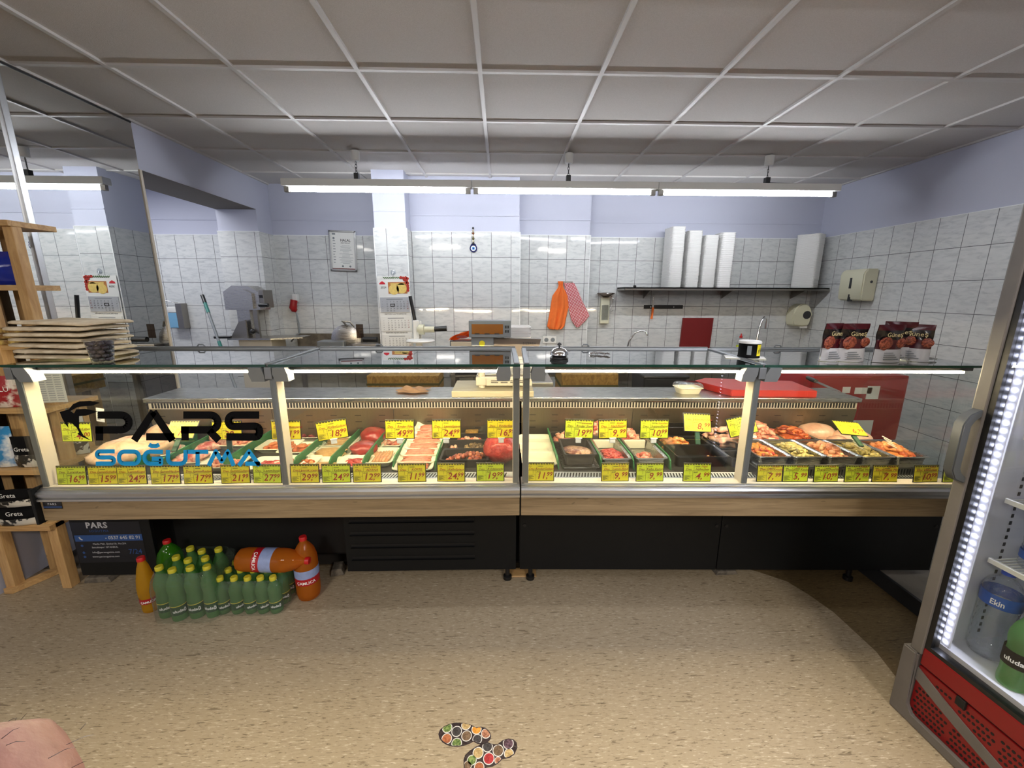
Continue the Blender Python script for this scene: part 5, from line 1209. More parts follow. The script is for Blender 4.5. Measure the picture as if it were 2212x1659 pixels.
# ================================================================== shop floor: bottles, rack, fridge
BOT = {}
def bottle_mesh(kind):
    """profiles of the bottles: (radius, height) from base to neck"""
    if kind == 'gazoz': return [(.024, 0), (.031, .004), (.033, .02), (.031, .05), (.0325, .085), (.0335, .095), (.030, .115), (.029, .13), (.033, .155), (.0325, .175), (.026, .20), (.016, .222), (.0135, .232), (.0135, .24)]
    if kind == 'small': return [(.020, 0), (.026, .004), (.0285, .016), (.0275, .04), (.0285, .07), (.026, .085), (.028, .105), (.0285, .12), (.023, .14), (.0145, .158), (.0125, .17)]
    if kind == 'big': return [(.035, 0), (.048, .01), (.053, .035), (.0535, .06), (.0535, .20), (.052, .225), (.044, .255), (.03, .28), (.0155, .30), (.0145, .312)]
    if kind == 'cone': return [(.026, 0), (.031, .005), (.033, .02), (.031, .05), (.033, .055), (.0365, .10), (.0365, .13), (.032, .17), (.022, .225), (.0145, .25), (.0135, .262)]
    if kind == 'water': return [(.045, 0), (.058, .008), (.062, .03)]+[(.062-.0025*(i % 2), .035+.012*i) for i in range(12)]+[(.062, .185), (.063, .19), (.063, .235), (.062, .24), (.056, .255), (.036, .275), (.021, .285), (.019, .30)]
    if kind == 'water15': return [(.034, 0), (.042, .008), (.044, .03)]+[(.044-.0022*(i % 2), .035+.012*i) for i in range(8)]+[(.044, .14), (.044, .19), (.041, .22), (.03, .255), (.016, .275), (.014, .29)]
def bottle(kind, label, loc, rz, mat, capm, labm=None, lz=(.05, .09), word=None, wsz=.02, wm='foam_white', rot=None, group=None, cap_h=.014, cap_r=None, top_label=None):
    prof = bottle_mesh(kind); hN = prof[-1][1]
    t = thing('soda_bottle' if 'water' not in kind else 'water_bottle', label, 'bottle', loc, rz, group, rot)
    b = MB(); b.lathe(prof, n=20); b.build('body', mat, t, 50)
    cr = cap_r or prof[-1][0]+.0025
    b = MB(); b.lathe([(cr, hN-.004), (cr, hN+cap_h-.003), (cr-.002, hN+cap_h), (cr*.6, hN+cap_h)], n=20); b.build('cap', capm, t, 40)
    if labm:
        r = max([a[0]+(c[0]-a[0])*min(1, max(0, (z-a[1])/max(1e-6, c[1]-a[1]))) for a, c in zip(prof, prof[1:]) for z in lz if a[1] <= z <= c[1]]+[q[0] for q in prof if lz[0] <= q[1] <= lz[1]])+.0008
        b = MB(); rows = [b.ring(Vector((0, 0, z)), Vector((1, 0, 0)), Vector((0, 1, 0)), r, 24) for z in lz]; b.skin(*rows); lb = b.build('label_band', labm, t, 40)
        if top_label:
            b = MB(); rows = [b.ring(Vector((0, 0, z)), Vector((1, 0, 0)), Vector((0, 1, 0)), r+.0002, 24) for z in (lz[1]-.004, lz[1])]; b.skin(*rows); b.build('label_edge', top_label, t, 40)
        if word:
            for k in (0, 1): text_bend(word, wsz, wm, lb, r+.0004, (lz[0]+lz[1])/2-.003, -.15+k*PI, bold=.0004)
    return t
plain('gazoz_label', (26, 70, 40), .35, var=.15); plain('camlica_red', (176, 22, 34), .35); plain('camlica_label', (150, 168, 214), .35, var=.35, sc=30); plain('gold_line', (206, 196, 70), .4)
FA = -.85
big = [(-1.535, 1.650), (-1.464, 1.632), (-1.395, 1.645), (-1.325, 1.65), (-1.515, 1.722), (-1.445, 1.70), (-1.375, 1.712), (-1.50, 1.79), (-1.43, 1.768), (-1.36, 1.78)]
g = 'green soda bottles of the taller pack'
pb_ = bottle('gazoz', 'green soda bottle with yellow cap in the taller wrapped pack', (big[0][0], big[0][1], .0005), FA, 'green_pet', 'yellow_cap', 'gazoz_label', (.035, .082), 'uludağ', .019, group=g, top_label='gold_line')
for i, (x, y) in enumerate(big[1:]): dup(pb_, (x, y, .0005), (0, 0, FA+random.uniform(-.4, .4)))
g = 'green soda bottles of the shorter pack'; sm = [(-1.288+.0605*i+.004*math.sin(j*3+i), 1.664+.0585*j) for j in range(3) for i in range(5)]
ps_ = bottle('small', 'green soda bottle with yellow cap in the shorter wrapped pack', (sm[0][0], sm[0][1], .0005), FA+.1, 'green_pet', 'yellow_cap', 'gazoz_label', (.028, .066), 'uludağ', .016, group=g, top_label='gold_line')
for x, y in sm[1:]: dup(ps_, (x, y, .0005), (0, 0, FA+.1+random.uniform(-.4, .4)))
def wrap(name, label, pts, r, h, top_r):
    xs = [p[0] for p in pts]; ys = [p[1] for p in pts]; cx, cy = (min(xs)+max(xs))/2, (min(ys)+max(ys))/2; w, d = max(xs)-min(xs)+2*r, max(ys)-min(ys)+2*r
    b = MB(); rows = []
    for k, (f, z) in enumerate(((1.01, .002), (1.02, h*.3), (1.02, h*.62), (.97, h*.80), (.86, h*.97))):
        row = []
        for i, (x, y) in enumerate(rr(w*f, d*f, .045, 7)):
            q = 1+.012*noise.noise(Vector((x*30, y*30, z*24))); row.append(b.bm.verts.new((cx+x*q, cy+y*q, z)))
        rows.append(row)
    for a, c in zip(rows, rows[1:]): b.skin(a, c)
    o = b.build(name, 'film', None, 80); return tag(o, label, 'shrink wrap')
wrap('shrink_film', 'clear shrink film stretched round the taller green bottle pack', big, .036, .25, .1)
wrap('shrink_film', 'clear shrink film stretched round the shorter green bottle pack', sm, .031, .178, .1)
b = MB()
b.grid(lambda u, v: Vector((-1.335+.05*u+.012*math.sin(v*6), 1.80+.03*math.sin(u*4), .03+.19*v+.012*math.sin(u*9+v*7))), 10, 16)
tag(b.build('loose_film', 'film', None, 70), 'loose crumpled end of film between the two bottle packs', 'plastic film')
bottle('cone', 'orange drink bottle with red cap standing beside the taller pack', (-1.640, 1.685, .0005), FA, 'yellow_pet', 'red_cap', 'camlica_red', (.052, .078), 'ÇAMLICA', .014)
bottle('big', 'large green drink bottle with red cap behind the taller pack', (-1.612, 1.800, .0005), FA, 'lime_pet', 'red_cap', None, cap_r=.0165).scale = (1, 1, .88)
bottle('big', 'large orange drink bottle standing upright at the pack end', (-.941, 1.755, .0005), -1.1, 'orange_pet', 'red_cap', 'camlica_red', (.095, .13), 'ÇAMLICA', .02)
t = bottle('big', 'large orange drink bottle lying across the shorter pack', (-1.235, 1.712, .2455), 0, 'orange_pet', 'red_cap', 'camlica_red', (.085, .118), 'ÇAMLICA', .02, rot=(0, PI/2+.09, .0))
t.rotation_euler = (-.9, PI/2+.05, 0); t.rotation_mode = 'XYZ'
t.matrix_world = Matrix.Translation((-1.225, 1.712, .2395)) @ Matrix.Rotation(PI/2+.04, 4, 'Y') @ Matrix.Rotation(-1.9, 4, 'Z')
for t_ in [o for o in bpy.data.objects if o.get('label', '').startswith('large orange drink')]:
    b = MB(); rows = [b.ring(Vector((0, 0, z)), Vector((1, 0, 0)), Vector((0, 1, 0)), .0547, 24) for z in (.118 if 'lying' in t_['label'] else .13, .172)]; b.skin(*rows); b.build('picture_band', 'camlica_label', t_, 40)
# chocks under the feet
def chock(lab, mat, x, y, w, d, h, rz=0, nm='wooden_wedge'):
    b = MB(); b.prism([(-w/2, 0), (w/2, 0), (w/2-.012, h), (-w/2+.01, h)], lambda u, v, h_: Vector((u, h_, v)), -d/2, d/2)
    bmesh.ops.bevel(b.bm, geom=list(b.bm.edges), offset=.003, segments=1, affect='EDGES'); tag(b.build(nm, mat, None, loc=(x, y, .0005), rot=(0, 0, rz)), lab, 'chock')
two('rough_stone', (90, 84, 76), (122, 114, 102), 30, .9, bump=.5)
chock('grey stone block under the counter end by the sticker', 'rough_stone', -2.065, 1.915, .13, .09, .03, .05, 'stone_block')
chock('thin wooden chock under the feet at the module joint', 'pine_flat', .098, 1.90, .17, .07, .008)
chock('grey stone block below the plain dark panels', 'rough_stone', 1.185, 1.90, .12, .08, .022, .05, 'stone_block')
chock('small stone block at the louvre panel foot', 'rough_stone', -.87, 1.93, .07, .07, .04, .2, 'stone_block')

# ---- information sticker and badges of the counter
t = thing('info_sticker', 'dark blue sticker with phone number and address on the base panel', 'sticker', (-1.885, 1.7972, .272), rot=(0, -.01, 0))
plain('sticker_navy', (10, 14, 26), .4); plain('sticker_blue', (40, 78, 140), .4); plain('sticker_white', (190, 192, 198), .5)
b = MB(); b.box(-.155, 0, -.10, .165, .0006, .115); b.build('sticker_sheet', 'sticker_navy', t)
b = MB(); b.box(-.15, -.0006, .015, .165, .0, .048); b.build('blue_bar', 'sticker_blue', t)
text('PARS', .042, 'sticker_white', t, (-.035, -.0006, .098), sp=1.1, bold=.0012); text('SOĞUTMA', .016, 'sticker_blue', t, (-.03, -.0006, .068), sp=1.3)
text('- 0537 645 82 91', .024, 'sticker_white', t, (.075, -.0012, .032), bold=.0003); 
text('Meclis Mah. Şenkal Sk. No:2/A', .0125, 'sticker_white', t, (.005, -.0006, .000)); text('Sancaktepe / ISTANBUL', .0125, 'sticker_white', t, (-.02, -.0006, -.018))
text('info@parssogutma.com', .0135, 'sticker_white', t, (-.02, -.0006, -.045)); text('www.parssogutma.com', .0135, 'sticker_white', t, (-.025, -.0006, -.068)); text('7/24', .036, 'sticker_blue', t, (.118, -.0006, -.045))
b = MB()
for zz in (-.008, -.045, -.068): b.lathe([(.006, -.0006), (.006, 0)], (-.125, 0, zz), 12, (0, 1, 0))
b.build('round_icons', 'sticker_blue', t); b = MB(); b.tube([(-.127, -.001, .04), (-.124, -.001, .03), (-.114, -.001, .024)], .003, 6); b.build('phone_icon', 'sticker_white', t)
t = thing('maker_badge', 'small dark maker badge on the wood fascia end', 'badge', (-1.748, 1.4985, .640))
b = MB(); b.box(-.035, -.002, -.016, .035, .0, .016, .0006, seg=1); b.build('plate', 'sticker_navy', t)
b = MB(); b.box(-.035, -.0026, -.010, .035, -.0018, -.006); b.build('stripe', 'sticker_blue', t); text('PARS', .013, 'sticker_white', t, (.0, -.0024, .004), sp=1.2)
# vinyl lettering on the glass
t = thing('glass_lettering', 'large black and blue vinyl lettering with animal head logo on front glass', 'lettering', (0, 1.4985, 0))
def vp(x, y): p = atY(x, y, 1.4985); return p.x, p.z
def ribbon(b, pts, w):
    for (x0, y0), (x1, y1) in zip(pts, pts[1:]):
        L = math.hypot(x1-x0, y1-y0); nx, ny = -(y1-y0)/L*w/2, (x1-x0)/L*w/2
        b.prism([vp(*q) for q in ((x0+nx, y0+ny), (x1+nx, y1+ny), (x1-nx, y1-ny), (x0-nx, y0-ny))], lambda u, v, h: Vector((u, h, v)), -.0004, 0)
    for x, y in pts[1:-1]: b.prism([vp(x+w/2*math.cos(a), y+w/2*math.sin(a)) for a in [2*PI*i/12 for i in range(12)]], lambda u, v, h: Vector((u, h, v)), -.00038, 0)
def arc(cx, cy, rx, ry, a0, a1, n=7): return [(cx+rx*math.cos(math.radians(a0+(a1-a0)*i/n)), cy+ry*math.sin(math.radians(a0+(a1-a0)*i/n))) for i in range(n+1)]
Wd = 16
LT = {'P': [[(211, 896.5)]+arc(262, 912.5, 17, 16, -90, 90)+[(206, 928.5)], [(215, 922), (215, 951.5)]],
 'A': [[(290, 951.5), (332, 889)], [(331, 889), (373, 951.5)], [(316, 943.5), (376, 943.5)]],
 'R': [[(396, 896.5)]+arc(455, 912.5, 16, 16, -90, 90)+[(391, 928.5)], [(400, 922), (400, 951.5)], [(452, 930), (473, 951.5)]],
 'S': [[(560, 896.5)]+arc(505, 909, 12, 12.5, -90, -270)+[(550, 920.5)]+arc(552, 932.5, 9, 11.5, -90, 90)+[(489, 943.5)]]}
for ch, segs in LT.items():
    b = MB()
    for s_ in segs: ribbon(b, s_, Wd)
    b.build('letter', 'vinyl_black', t)
Wd = 9
LB = [[[(248, 975)]+arc(216, 981.5, 6.5, 6.5, -90, -270)+[(238, 988)]+arc(240, 995, 6.5, 6.5, -90, 90)+[(207, 1001.5)]],
 [arc(268, 988.5, 11, 13, 90, 270)+arc(290, 988.5, 11, 13, -90, 90)+[(268, 1001.5)]],
 [[(352, 976)]+arc(324, 988.5, 12, 13, -90, -270)+[(348, 1001.5), (348, 991), (328, 991)], [(322, 960), (328, 963.5), (338, 963.5), (344, 960)]],
 [[(363, 972)]+arc(374, 990, 11, 11.5, 180, 90)+arc(390, 990, 11, 11.5, 90, 0)+[(401, 972)]],
 [[(404, 976), (450, 976)], [(427, 976), (427, 1006)]],
 [[(451, 1006), (466, 975), (479, 997), (492, 975), (505, 1006)]],
 [[(516, 1006), (538, 975), (561, 1006)], [(530, 1001.5), (562, 1001.5)]]]
for segs in LB:
    b = MB()
    for s_ in segs: ribbon(b, s_, Wd)
    b.build('letter', 'vinyl_blue', t)
b = MB()
for poly in ([(129, 890), (149, 884), (158, 873), (172, 867), (195, 866), (216, 870), (200, 876), (168, 879), (152, 888)], [(129, 890), (152, 888), (160, 893), (165, 884), (185, 883), (211, 889), (186, 898), (171, 899), (171, 924), (180, 940), (197, 951.5), (178, 944), (167, 937), (171, 934), (166, 924), (155, 914), (146, 912), (148, 924), (142, 917), (135, 905)]):
    b.prism([vp(*q) for q in poly], lambda u, v, h: Vector((u, h, v)), -.0004, 0)
b.build('head_logo', 'vinyl_black', t)

# ---- wooden rack by the mirror
t = thing('wooden_rack', 'pine shelving rack with legs standing beside counter and mirror', 'shelf', (0, 0, 0))
for x, y, z1, w in ((-2.222, 1.985, 1.735, .042), (-2.42, 1.985, 1.735, .05), (-2.27, 2.14, .88, .04), (-2.42, 2.14, 1.735, .04), (-2.20, 1.835, .365, .045), (-2.445, 1.815, .60, .045)):
    b = MB(); b.box(x, y, 0, x+w, y+w, z1, .003); b.build('post', 'pine', t)
for z, y0, x1 in ((.335, 1.81, -2.155), (.60, 1.86, -2.16), (.885, 1.92, -2.16), (1.18, 1.99, -2.225), (1.455, 1.99, -2.225), (1.735, 1.975, -2.18)):
    b = MB(); b.box(-2.445, y0, z, x1, 2.18, z+.025, .002); b.build('shelf_board', 'pine_flat', t)
b = MB(); b.prism([(-2.44, 1.80), (-2.40, 1.80), (-2.30, 2.0), (-2.34, 2.0)], lambda u, v, h: Vector((u, v, h)), .002, .03); b.build('foot_brace', 'pine_flat', t)
def pouch(label, loc, w, h, d, mats, word=None, rz=0, wm='foam_white', wz=.74, ws=.03, nm='food_pouch'):
    t = thing(nm, label, 'bag', loc, rz)
    def sf(u, v, s):
        th = d*.5*math.sin(PI*u)**.5*(math.sin(PI*min(1, .12+v*.92))**.6)+.001
        return Vector(((u-.5)*w*(1+.03*math.sin(v*9)), s*th+.003*noise.noise(Vector((u*6, v*6, loc[0]*9))), v*h))
    b = MB(); b.grid(lambda u, v: sf(u, v, -1), 14, 14); b.grid(lambda u, v: sf(1-u, v, 1), 14, 14)
    bmesh.ops.remove_doubles(b.bm, verts=b.bm.verts, dist=.001)
    for f in b.bm.faces: f.material_index = 0 if f.calc_center_median().z/h > .45 or len(mats) < 2 else 1
    b.build('pouch', mats, t, 70)
    if word: text(word, ws, wm, t, (0, sf(.5, wz, -1).y-.004, wz*h))
    return t
two('black_white_print', (24, 24, 24), (214, 210, 200), 26, .35, .48, .52); two('gold_print', (120, 84, 30), (206, 176, 96), 30, .4); two('blue_white_print', (40, 130, 190), (226, 230, 232), 9, .3, .45, .55); two('red_print', (150, 20, 30), (226, 214, 206), 10, .35, .5, .56)
pouch('black nut pouch with white name on the lowest shelf, upper one', (-2.315, 1.835, .455), .17, .085, .05, ['vinyl_black', 'black_white_print'], 'Greta', .12)
pouch('black nut pouch with white name on the lowest shelf, lower one', (-2.30, 1.835, .362), .19, .088, .06, ['vinyl_black', 'black_white_print'], 'Greta', .12)
pouch('blue and white food pouch on the middle shelf', (-2.385, 1.905, .628), .10, .20, .05, ['blue_white_print'], None, .1)
pouch('black food pouch with white name on the middle shelf', (-2.27, 1.905, .628), .13, .15, .05, ['vinyl_black', 'black_white_print'], 'Greta', .05, wz=.62, ws=.028)
pouch('clear and silver pouch standing by the lamb leg on the middle shelf', (-2.195, 2.06, .628), .08, .20, .05, ['bag_silver', 'black_white_print'], None, .4)
pouch('red and white snack bag with white lettering on upper shelf', (-2.37, 1.95, .912), .15, .15, .05, ['red_print'], 'ROLLU', .1, wz=.6, ws=.035)
pouch('shiny blue food pack on the high shelf', (-2.34, 2.05, 1.482), .20, .15, .07, ['bag_blue'] if 'bag_blue' in MT else ['eye_navy'], None, .1)
for k in range(3):
    b = MB(); b.box(-2.36+.01*k, 1.97, 1.206+.028*k, -2.23-.012*k, 2.1, 1.230+.028*k, .006); tag(b.build('gold_packet', 'gold_print'), 'flat golden packet lying in a pile on the rack, %s' % ('bottom', 'middle', 'topmost')[k], 'packet')
t = thing('price_list', 'white printed list sheet hung on the wooden rack', 'paper', (-2.19, 1.975, .925), rz=.15)
b = MB(); b.box(-.035, 0, 0, .075, .001, .17); b.build('sheet', 'paper', t)
b = MB()
for k in range(14):
    for j in range(3): b.box(-.03+j*.034, -.0006, .01+k*.011, -.03+j*.034+.027, 0, .015+k*.011)
b.build('printed_rows', 'cal_grey', t)

# ---- floor sticker: two shoe prints filled with spice bowls
def fl_(x, y): p = atZ(800+x/4.424, 1480+y/4.424, 0); return p.x, p.y
prints = [('shoe print floor sticker pointing to the wall, filled with spice bowls', [(650, 470), (665, 430), (700, 398), (750, 374), (800, 362), (850, 360), (900, 365), (950, 376), (985, 392), (1010, 408), (1060, 400), (1100, 410), (1135, 440), (1155, 480), (1150, 515), (1130, 540), (1100, 550), (1060, 570), (1020, 560), (985, 540), (950, 560), (900, 578), (840, 590), (780, 588), (730, 572), (690, 548), (660, 510)],
  [(825, 445, 50, 0), (730, 515, 50, 1), (920, 488, 50, 2), (825, 560, 50, 3), (1015, 425, 48, 4), (1105, 465, 46, 5), (1022, 520, 46, 0), (735, 410, 48, 3), (915, 385, 46, 6)]),
 ('shoe print floor sticker pointing sideways, filled with spice bowls', [(1062, 566), (1010, 590), (950, 628), (905, 670), (890, 720), (893, 780), (905, 840), (950, 890), (1010, 880), (1060, 840), (1110, 790), (1170, 778), (1220, 750), (1262, 708), (1330, 697), (1380, 660), (1405, 600), (1398, 550), (1370, 522), (1320, 512), (1265, 528), (1212, 570), (1150, 560), (1120, 545)],
  [(1120, 590, 50, 0), (1030, 650, 52, 6), (1132, 705, 54, 7), (1222, 628, 54, 2), (1318, 560, 52, 8), (1325, 660, 48, 6), (970, 720, 46, 3), (1040, 790, 50, 1), (930, 770, 40, 2), (1220, 725, 34, 5)])]
for k, (c1, c2) in enumerate((((40, 36, 40), (70, 66, 70)), ((150, 84, 50), (186, 112, 70)), ((96, 74, 54), (130, 104, 80)), ((70, 100, 40), (140, 160, 90)), ((214, 140, 40), (232, 170, 70)), ((140, 84, 60), (196, 140, 110)), ((170, 140, 90), (210, 184, 130)), ((150, 20, 30), (190, 50, 60)), ((60, 36, 50), (110, 80, 96)))): two('spice_%d' % k, c1, c2, 160, .5)
for lab, out, bowls in prints:
    ctr = fl_(sum(p[0] for p in out)/len(out), sum(p[1] for p in out)/len(out)); t = thing('floor_sticker', lab, 'sticker', (ctr[0], ctr[1], 0))
    f = lambda u, v, h: Vector((u-ctr[0], v-ctr[1], h))
    b = MB(); b.prism([fl_(*p) for p in out], f, .0002, .0012); b.build('outline', 'date_skin', t)
    import mathutils
    def clip(poly):
        # keep bowls inside the outline (convex-ish test by shrinking towards the outline)
        return poly
    o_xy = [fl_(*p) for p in out]
    def inside(x, y):
        c = False; n = len(o_xy)
        for i in range(n):
            x1, y1 = o_xy[i]; x2, y2 = o_xy[(i+1) % n]
            if (y1 > y) != (y2 > y) and x < (x2-x1)*(y-y1)/(y2-y1)+x1: c = not c
        return c
    for bx, by, br, mi in bowls:
        cx, cy = fl_(bx, by); rx = abs(fl_(bx+br, by)[0]-cx)
        def rim(rad):
            pts = []
            for i in range(22):
                a = 2*PI*i/22; s_ = 1.0
                while s_ > .2 and not inside(cx+math.cos(a)*(rad*s_+.003), cy+math.sin(a)*(rad*s_+.003)): s_ -= .04
                pts.append((cx+math.cos(a)*rad*s_, cy+math.sin(a)*rad*s_))
            return pts
        b = MB(); b.m = 0; b.prism(rim(rx), f, .0012, .0016); b.m = 1; b.prism(rim(rx*.86), f, .0016, .0019); b.build('bowl_picture', ['paper', 'spice_%d' % mi], t)

# ---- drinks fridge
FR = (1.43, 1.15, 0); FRZ = -PI/2+.0663
t = thing('drinks_fridge', 'grey glass door drinks fridge with red grille and lit shelves', 'fridge', FR, FRZ)
FW, FD, FH = 1.15, .60, 1.98
two('fridge_grey', (102, 98, 94), (110, 106, 102), 6, .45); plain('handle_grey', (84, 87, 88), .4); plain('fridge_white', (214, 216, 226), .4, var=.02); plain('fridge_red', (128, 13, 17), .35, var=.04)
b = MB(); b.box(0, .02, .0, .028, FD, FH); b.box(FW-.028, .02, 0, FW, FD, FH); b.box(0, FD-.03, 0, FW, FD, FH); b.box(0, .02, FH-.10, FW, FD, FH); b.box(0, .03, .012, FW, FD, .29); b.build('cabinet', 'fridge_grey', t)
b = MB(); b.box(.0285, .05, .29, .034, FD-.03, FH-.1); b.box(FW-.034, .05, .29, FW-.0285, FD-.03, FH-.1); b.box(.03, FD-.038, .29, FW-.03, FD-.031, FH-.1); b.box(.03, .03, .2905, FW-.03, FD-.03, .312); b.build('white_liner', 'fridge_white', t)
b = MB()
for x in (.0345,):
    for k in range(60): b.box(x, .17, .34+.025*k, x+.0015, .178, .352+.025*k)
b.build('shelf_rail_slots', 'charcoal', t)
b = MB(); b.box(-.001, -.02, .262, .034, .018, FH-.02, .004); b.box(FW-.034, -.02, .30, FW, .018, FH-.02, .004); b.box(.034, -.02, FH-.07, FW-.034, .018, FH-.02, .003); b.build('door_frame', 'fridge_grey', t)
b = MB(); b.box(.034, -.014, .292, .050, .016, FH-.07); b.box(FW-.05, -.014, .292, FW-.034, .016, FH-.07); b.box(.05, -.014, .292, FW-.05, .016, .306); b.box(.05, -.014, FH-.085, FW-.05, .016, FH-.07); b.build('door_gasket', 'black_plastic', t)
b = MB(); b.box(.050, -.004, .306, FW-.05, .0, FH-.085); b.build('door_glass', 'glass_front', t)
b = MB(); b.prism([(-.018, .885), (-.055, .90), (-.072, .93), (-.072, 1.075), (-.055, 1.105), (-.018, 1.12), (-.018, 1.098), (-.040, 1.088), (-.050, 1.07), (-.050, .935), (-.040, .917), (-.018, .907)], lambda u, v, h: Vector((h, u, v)), .002, .03)
bmesh.ops.bevel(b.bm, geom=[e for e in b.bm.edges], offset=.003, segments=2, affect='EDGES'); b.build('door_handle', 'handle_grey', t, 40)
b = MB(); b.box(.046, .024, .32, .070, .030, FH-.12); b.build('light_strip_base', 'fridge_white', t)
b = MB()
for k in range(62): b.ball((.057, .0222, .335+.0243*k), (.0046, .003, .0046), 8, 6)
b.build('light_dots', 'led_cold', t, kind='stuff')
b = MB()
for k in range(62): b.ball((FW-.057, .0222, .335+.0243*k), (.0046, .003, .0046), 8, 6)
b.build('light_dots', 'led_cold', t, kind='stuff')
b = MB(); b.box(.034, -.016, .228, FW-.002, .02, .292, .004); b.build('red_sill', 'fridge_red', t)
b = MB(); b.box(.036, -.004, .218, FW-.004, .02, .2275); b.build('gap', 'matt_black', t)
b = MB(); b.box(.030, -.010, .03, FW-.004, .012, .218, .003); b.build('red_grille', 'fridge_red', t)
b = MB(); rows = 0
for j in range(9):
    z = .045+.0185*j
    for i in range(90):
        x = .042+.0122*i+(.006 if j % 2 else 0)
        if i % 9 == 8 or x > FW-.015: continue
        sw = .185-.42*(x-.03)+.35*(x-.03)**2 if x < .63 else .06
        if abs(z-sw) < .03 or z > .205 : continue
        b.lathe([(.0046, -.0108), (.0046, -.0095)], (x, 0, z), 8, (0, 1, 0))
b.build('grille_holes', 'matt_black', t, kind='stuff')
def sw(x): return .185-.42*(x-.03)+.35*(x-.03)**2
b = MB(); xs = [.030+.02*i for i in range(20)]
b.prism([(x, sw(x)+.024-.02*(x-.03)) for x in xs]+[(x, sw(x)-.022+.02*(x-.03)) for x in xs[::-1]], lambda u, v, h: Vector((u, h, v)), -.014, -.009); b.build('grey_swoosh', 'fridge_grey', t)
b = MB(); pts = [(0, .258), (-.004, .262), (-.004, .262)]
b.prism([(-.018, .0), (-.018, .262), (.028, .262), (.028, .06), (.05, .03), (FW, .03), (FW, .0)], lambda u, v, h: Vector((u, h, v)), -.028, .02)
bmesh.ops.bevel(b.bm, geom=[e for e in b.bm.edges], offset=.005, segments=2, affect='EDGES'); b.build('bumper', 'fridge_grey', t, 40)
b = MB(); b.box(.145, -.019, .196, .17, -.008, .226, .002); b.build('lock', 'matt_black', t)
for z in (.655, .855, 1.055, 1.255, 1.455, 1.655):
    b = MB(); b.box(.075, .065, z-.012, FW-.06, .075, z+.004, .002); b.box(.075, .52, z-.008, FW-.06, .528, z)
    for k in range(84): x = .08+.0118*k; b.box(x, .07, z-.004, x+.003, .525, z)
    b.build('wire_shelf', 'white_plastic', t)
FM = Matrix.Translation(FR) @ Matrix.Rotation(FRZ, 4, 'Z')
def fp(x, y, z): return FM @ Vector((x, y, z))
plain('water_label', (40, 90, 176), .35, var=.3, sc=20)
FA2 = FRZ-1.0
bottle('water', 'big clear water bottle with blue cap standing lowest in fridge', fp(.088, .135, .3125), FA2, 'clear_pet', 'blue_cap', 'water_label', (.192, .234), 'Ekin', .026).scale = (.74, .74, .98)
bottle('big', 'large green drink bottle with fruit label in the fridge bottom', fp(.205, .175, .3125), FA2, 'lime_pet', 'orange_cloth', 'gazoz_label', (.13, .185), 'FANTA', .034)
bottle('gazoz', 'green soda bottle with oval label at the fridge door bottom', fp(.195, .075, .3125), FA2, 'green_pet', 'yellow_cap', 'vinyl_black', (.075, .125), 'uludağ', .02)
bottle('water15', 'dark water bottle behind the big clear bottle in fridge bottom', fp(.15, .30, .3125), FA2, 'dark_pet', 'black_plastic', None)
for k, (x, y) in enumerate(((.135, .14), (.225, .12), (.185, .24), (.27, .22), (.315, .12))): bottle('water15', 'clear water bottle on the second lowest fridge shelf', fp(x, y, .6555), FA2, 'clear_pet', 'blue_cap', 'water_label', (.05, .09), None, group='water bottles on the second lowest fridge shelf').scale = (.85, .85, .62)
for k, (x, lab) in enumerate(((.14, 'dark bottle with yellow cap lying on fridge shelf, cap to the glass'), (.225, 'second dark bottle with yellow cap lying on the same fridge shelf'))):
    t_ = bottle('gazoz', lab, (0, 0, 0), 0, 'dark_pet', 'yellow_cap', None, cap_r=.016, cap_h=.03); t_.matrix_world = FM @ Matrix.Translation((x, .33, .892+.004*k)) @ Matrix.Rotation(PI/2, 4, 'X')
for k, x in enumerate((.14, .23, .32)): bottle('water15', 'clear bottle on the fridge shelf above the lying bottles', fp(x, .14, 1.0555), FA2, 'clear_pet', 'blue_cap', 'water_label', (.05, .09), None, group='bottles on the fridge shelf above lying ones').scale = (.8, .8, .6)

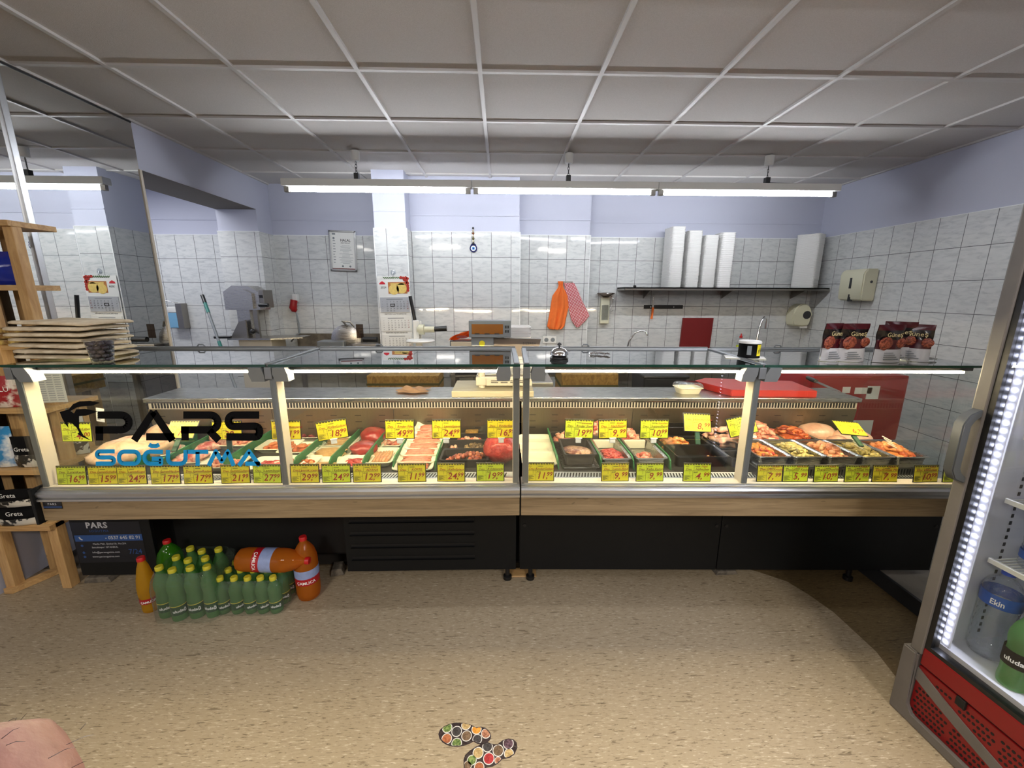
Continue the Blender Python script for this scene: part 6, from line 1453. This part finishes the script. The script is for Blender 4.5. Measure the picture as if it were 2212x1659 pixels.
# ---- photographer's hand at the corner of the frame
def camp(px, py, dist): return Vector((0, 0, EYE))+ray(px, py).normalized()*dist
skin_m = N('skin'); p_ = skin_m.pos(); f_ = skin_m.noise(p_, 40, 4); skin_m.bsdf(skin_m.ramp(f_, [(.3, lin((136, 92, 82))), (.7, lin((172, 126, 112)))]), .5, 0, skin_m.bump(skin_m.noise(p_, 260, 3), .3, .002), .4)
c0 = camp(-188, 1912, .30); ax_l = -RGT; ax_d = -UPV; ax_f = FWD
b = MB()
wr = c0+ax_l*.07+ax_d*.02-ax_f*.02; el = c0+ax_l*.30+ax_d*.10-ax_f*.10
b.tube([el, el.lerp(wr, .5), wr, c0+ax_l*.02, c0, c0+RGT*.012+ax_d*.01], [.045, .042, .034, .042, .046, .040], 20)
for k in range(4):
    off = ax_f*(.028-.019*k); s0 = c0+off*.9+RGT*.006+ax_d*.012; ln = (.038, .043, .040, .032)[k]
    b.tube([s0, s0+RGT*.022+ax_d*(ln*.55), s0+RGT*.018+ax_d*(ln*1.3), s0-RGT*.006+ax_d*(ln*1.75), s0-RGT*.022+ax_d*(ln*1.6)], [.013, .0105, .0095, .0085, .006], 12)
b.tube([c0+ax_f*.03+ax_l*.03+ax_d*.01, c0+ax_f*.05+ax_l*.0+ax_d*.035, c0+ax_f*.045+RGT*.012+ax_d*.065, c0+ax_f*.04+RGT*.014+ax_d*.085], [.017, .0135, .0115, .007], 12)
hand = b.build('person', 'skin', None, 180)
tag(hand, "hairy back of a person's hand reaching in at the bottom corner", 'person')
md = hand.modifiers.new('fuse', 'REMESH'); md.mode = 'VOXEL'; md.voxel_size = .0028; md.use_smooth_shade = True
md2 = hand.modifiers.new('soft', 'SMOOTH'); md2.factor = .5; md2.iterations = 4
b = MB(); rd = random.Random(9)
for k in range(170):
    u = Vector((rd.gauss(0, 1), rd.gauss(0, 1), rd.gauss(0, 1))).normalized()
    if u.dot(UPV) < .15: continue
    s_ = c0+ax_l*rd.uniform(-.01, .05)+u*.044; tip = s_+u*rd.uniform(.002, .005)+RGT*rd.uniform(-.002, .008); b.tube([s_, s_.lerp(tip, .55)+u*.001, tip], [.00015, .00012, .00004], 4)
b.build('hair', 'date_skin', hand, kind='stuff')
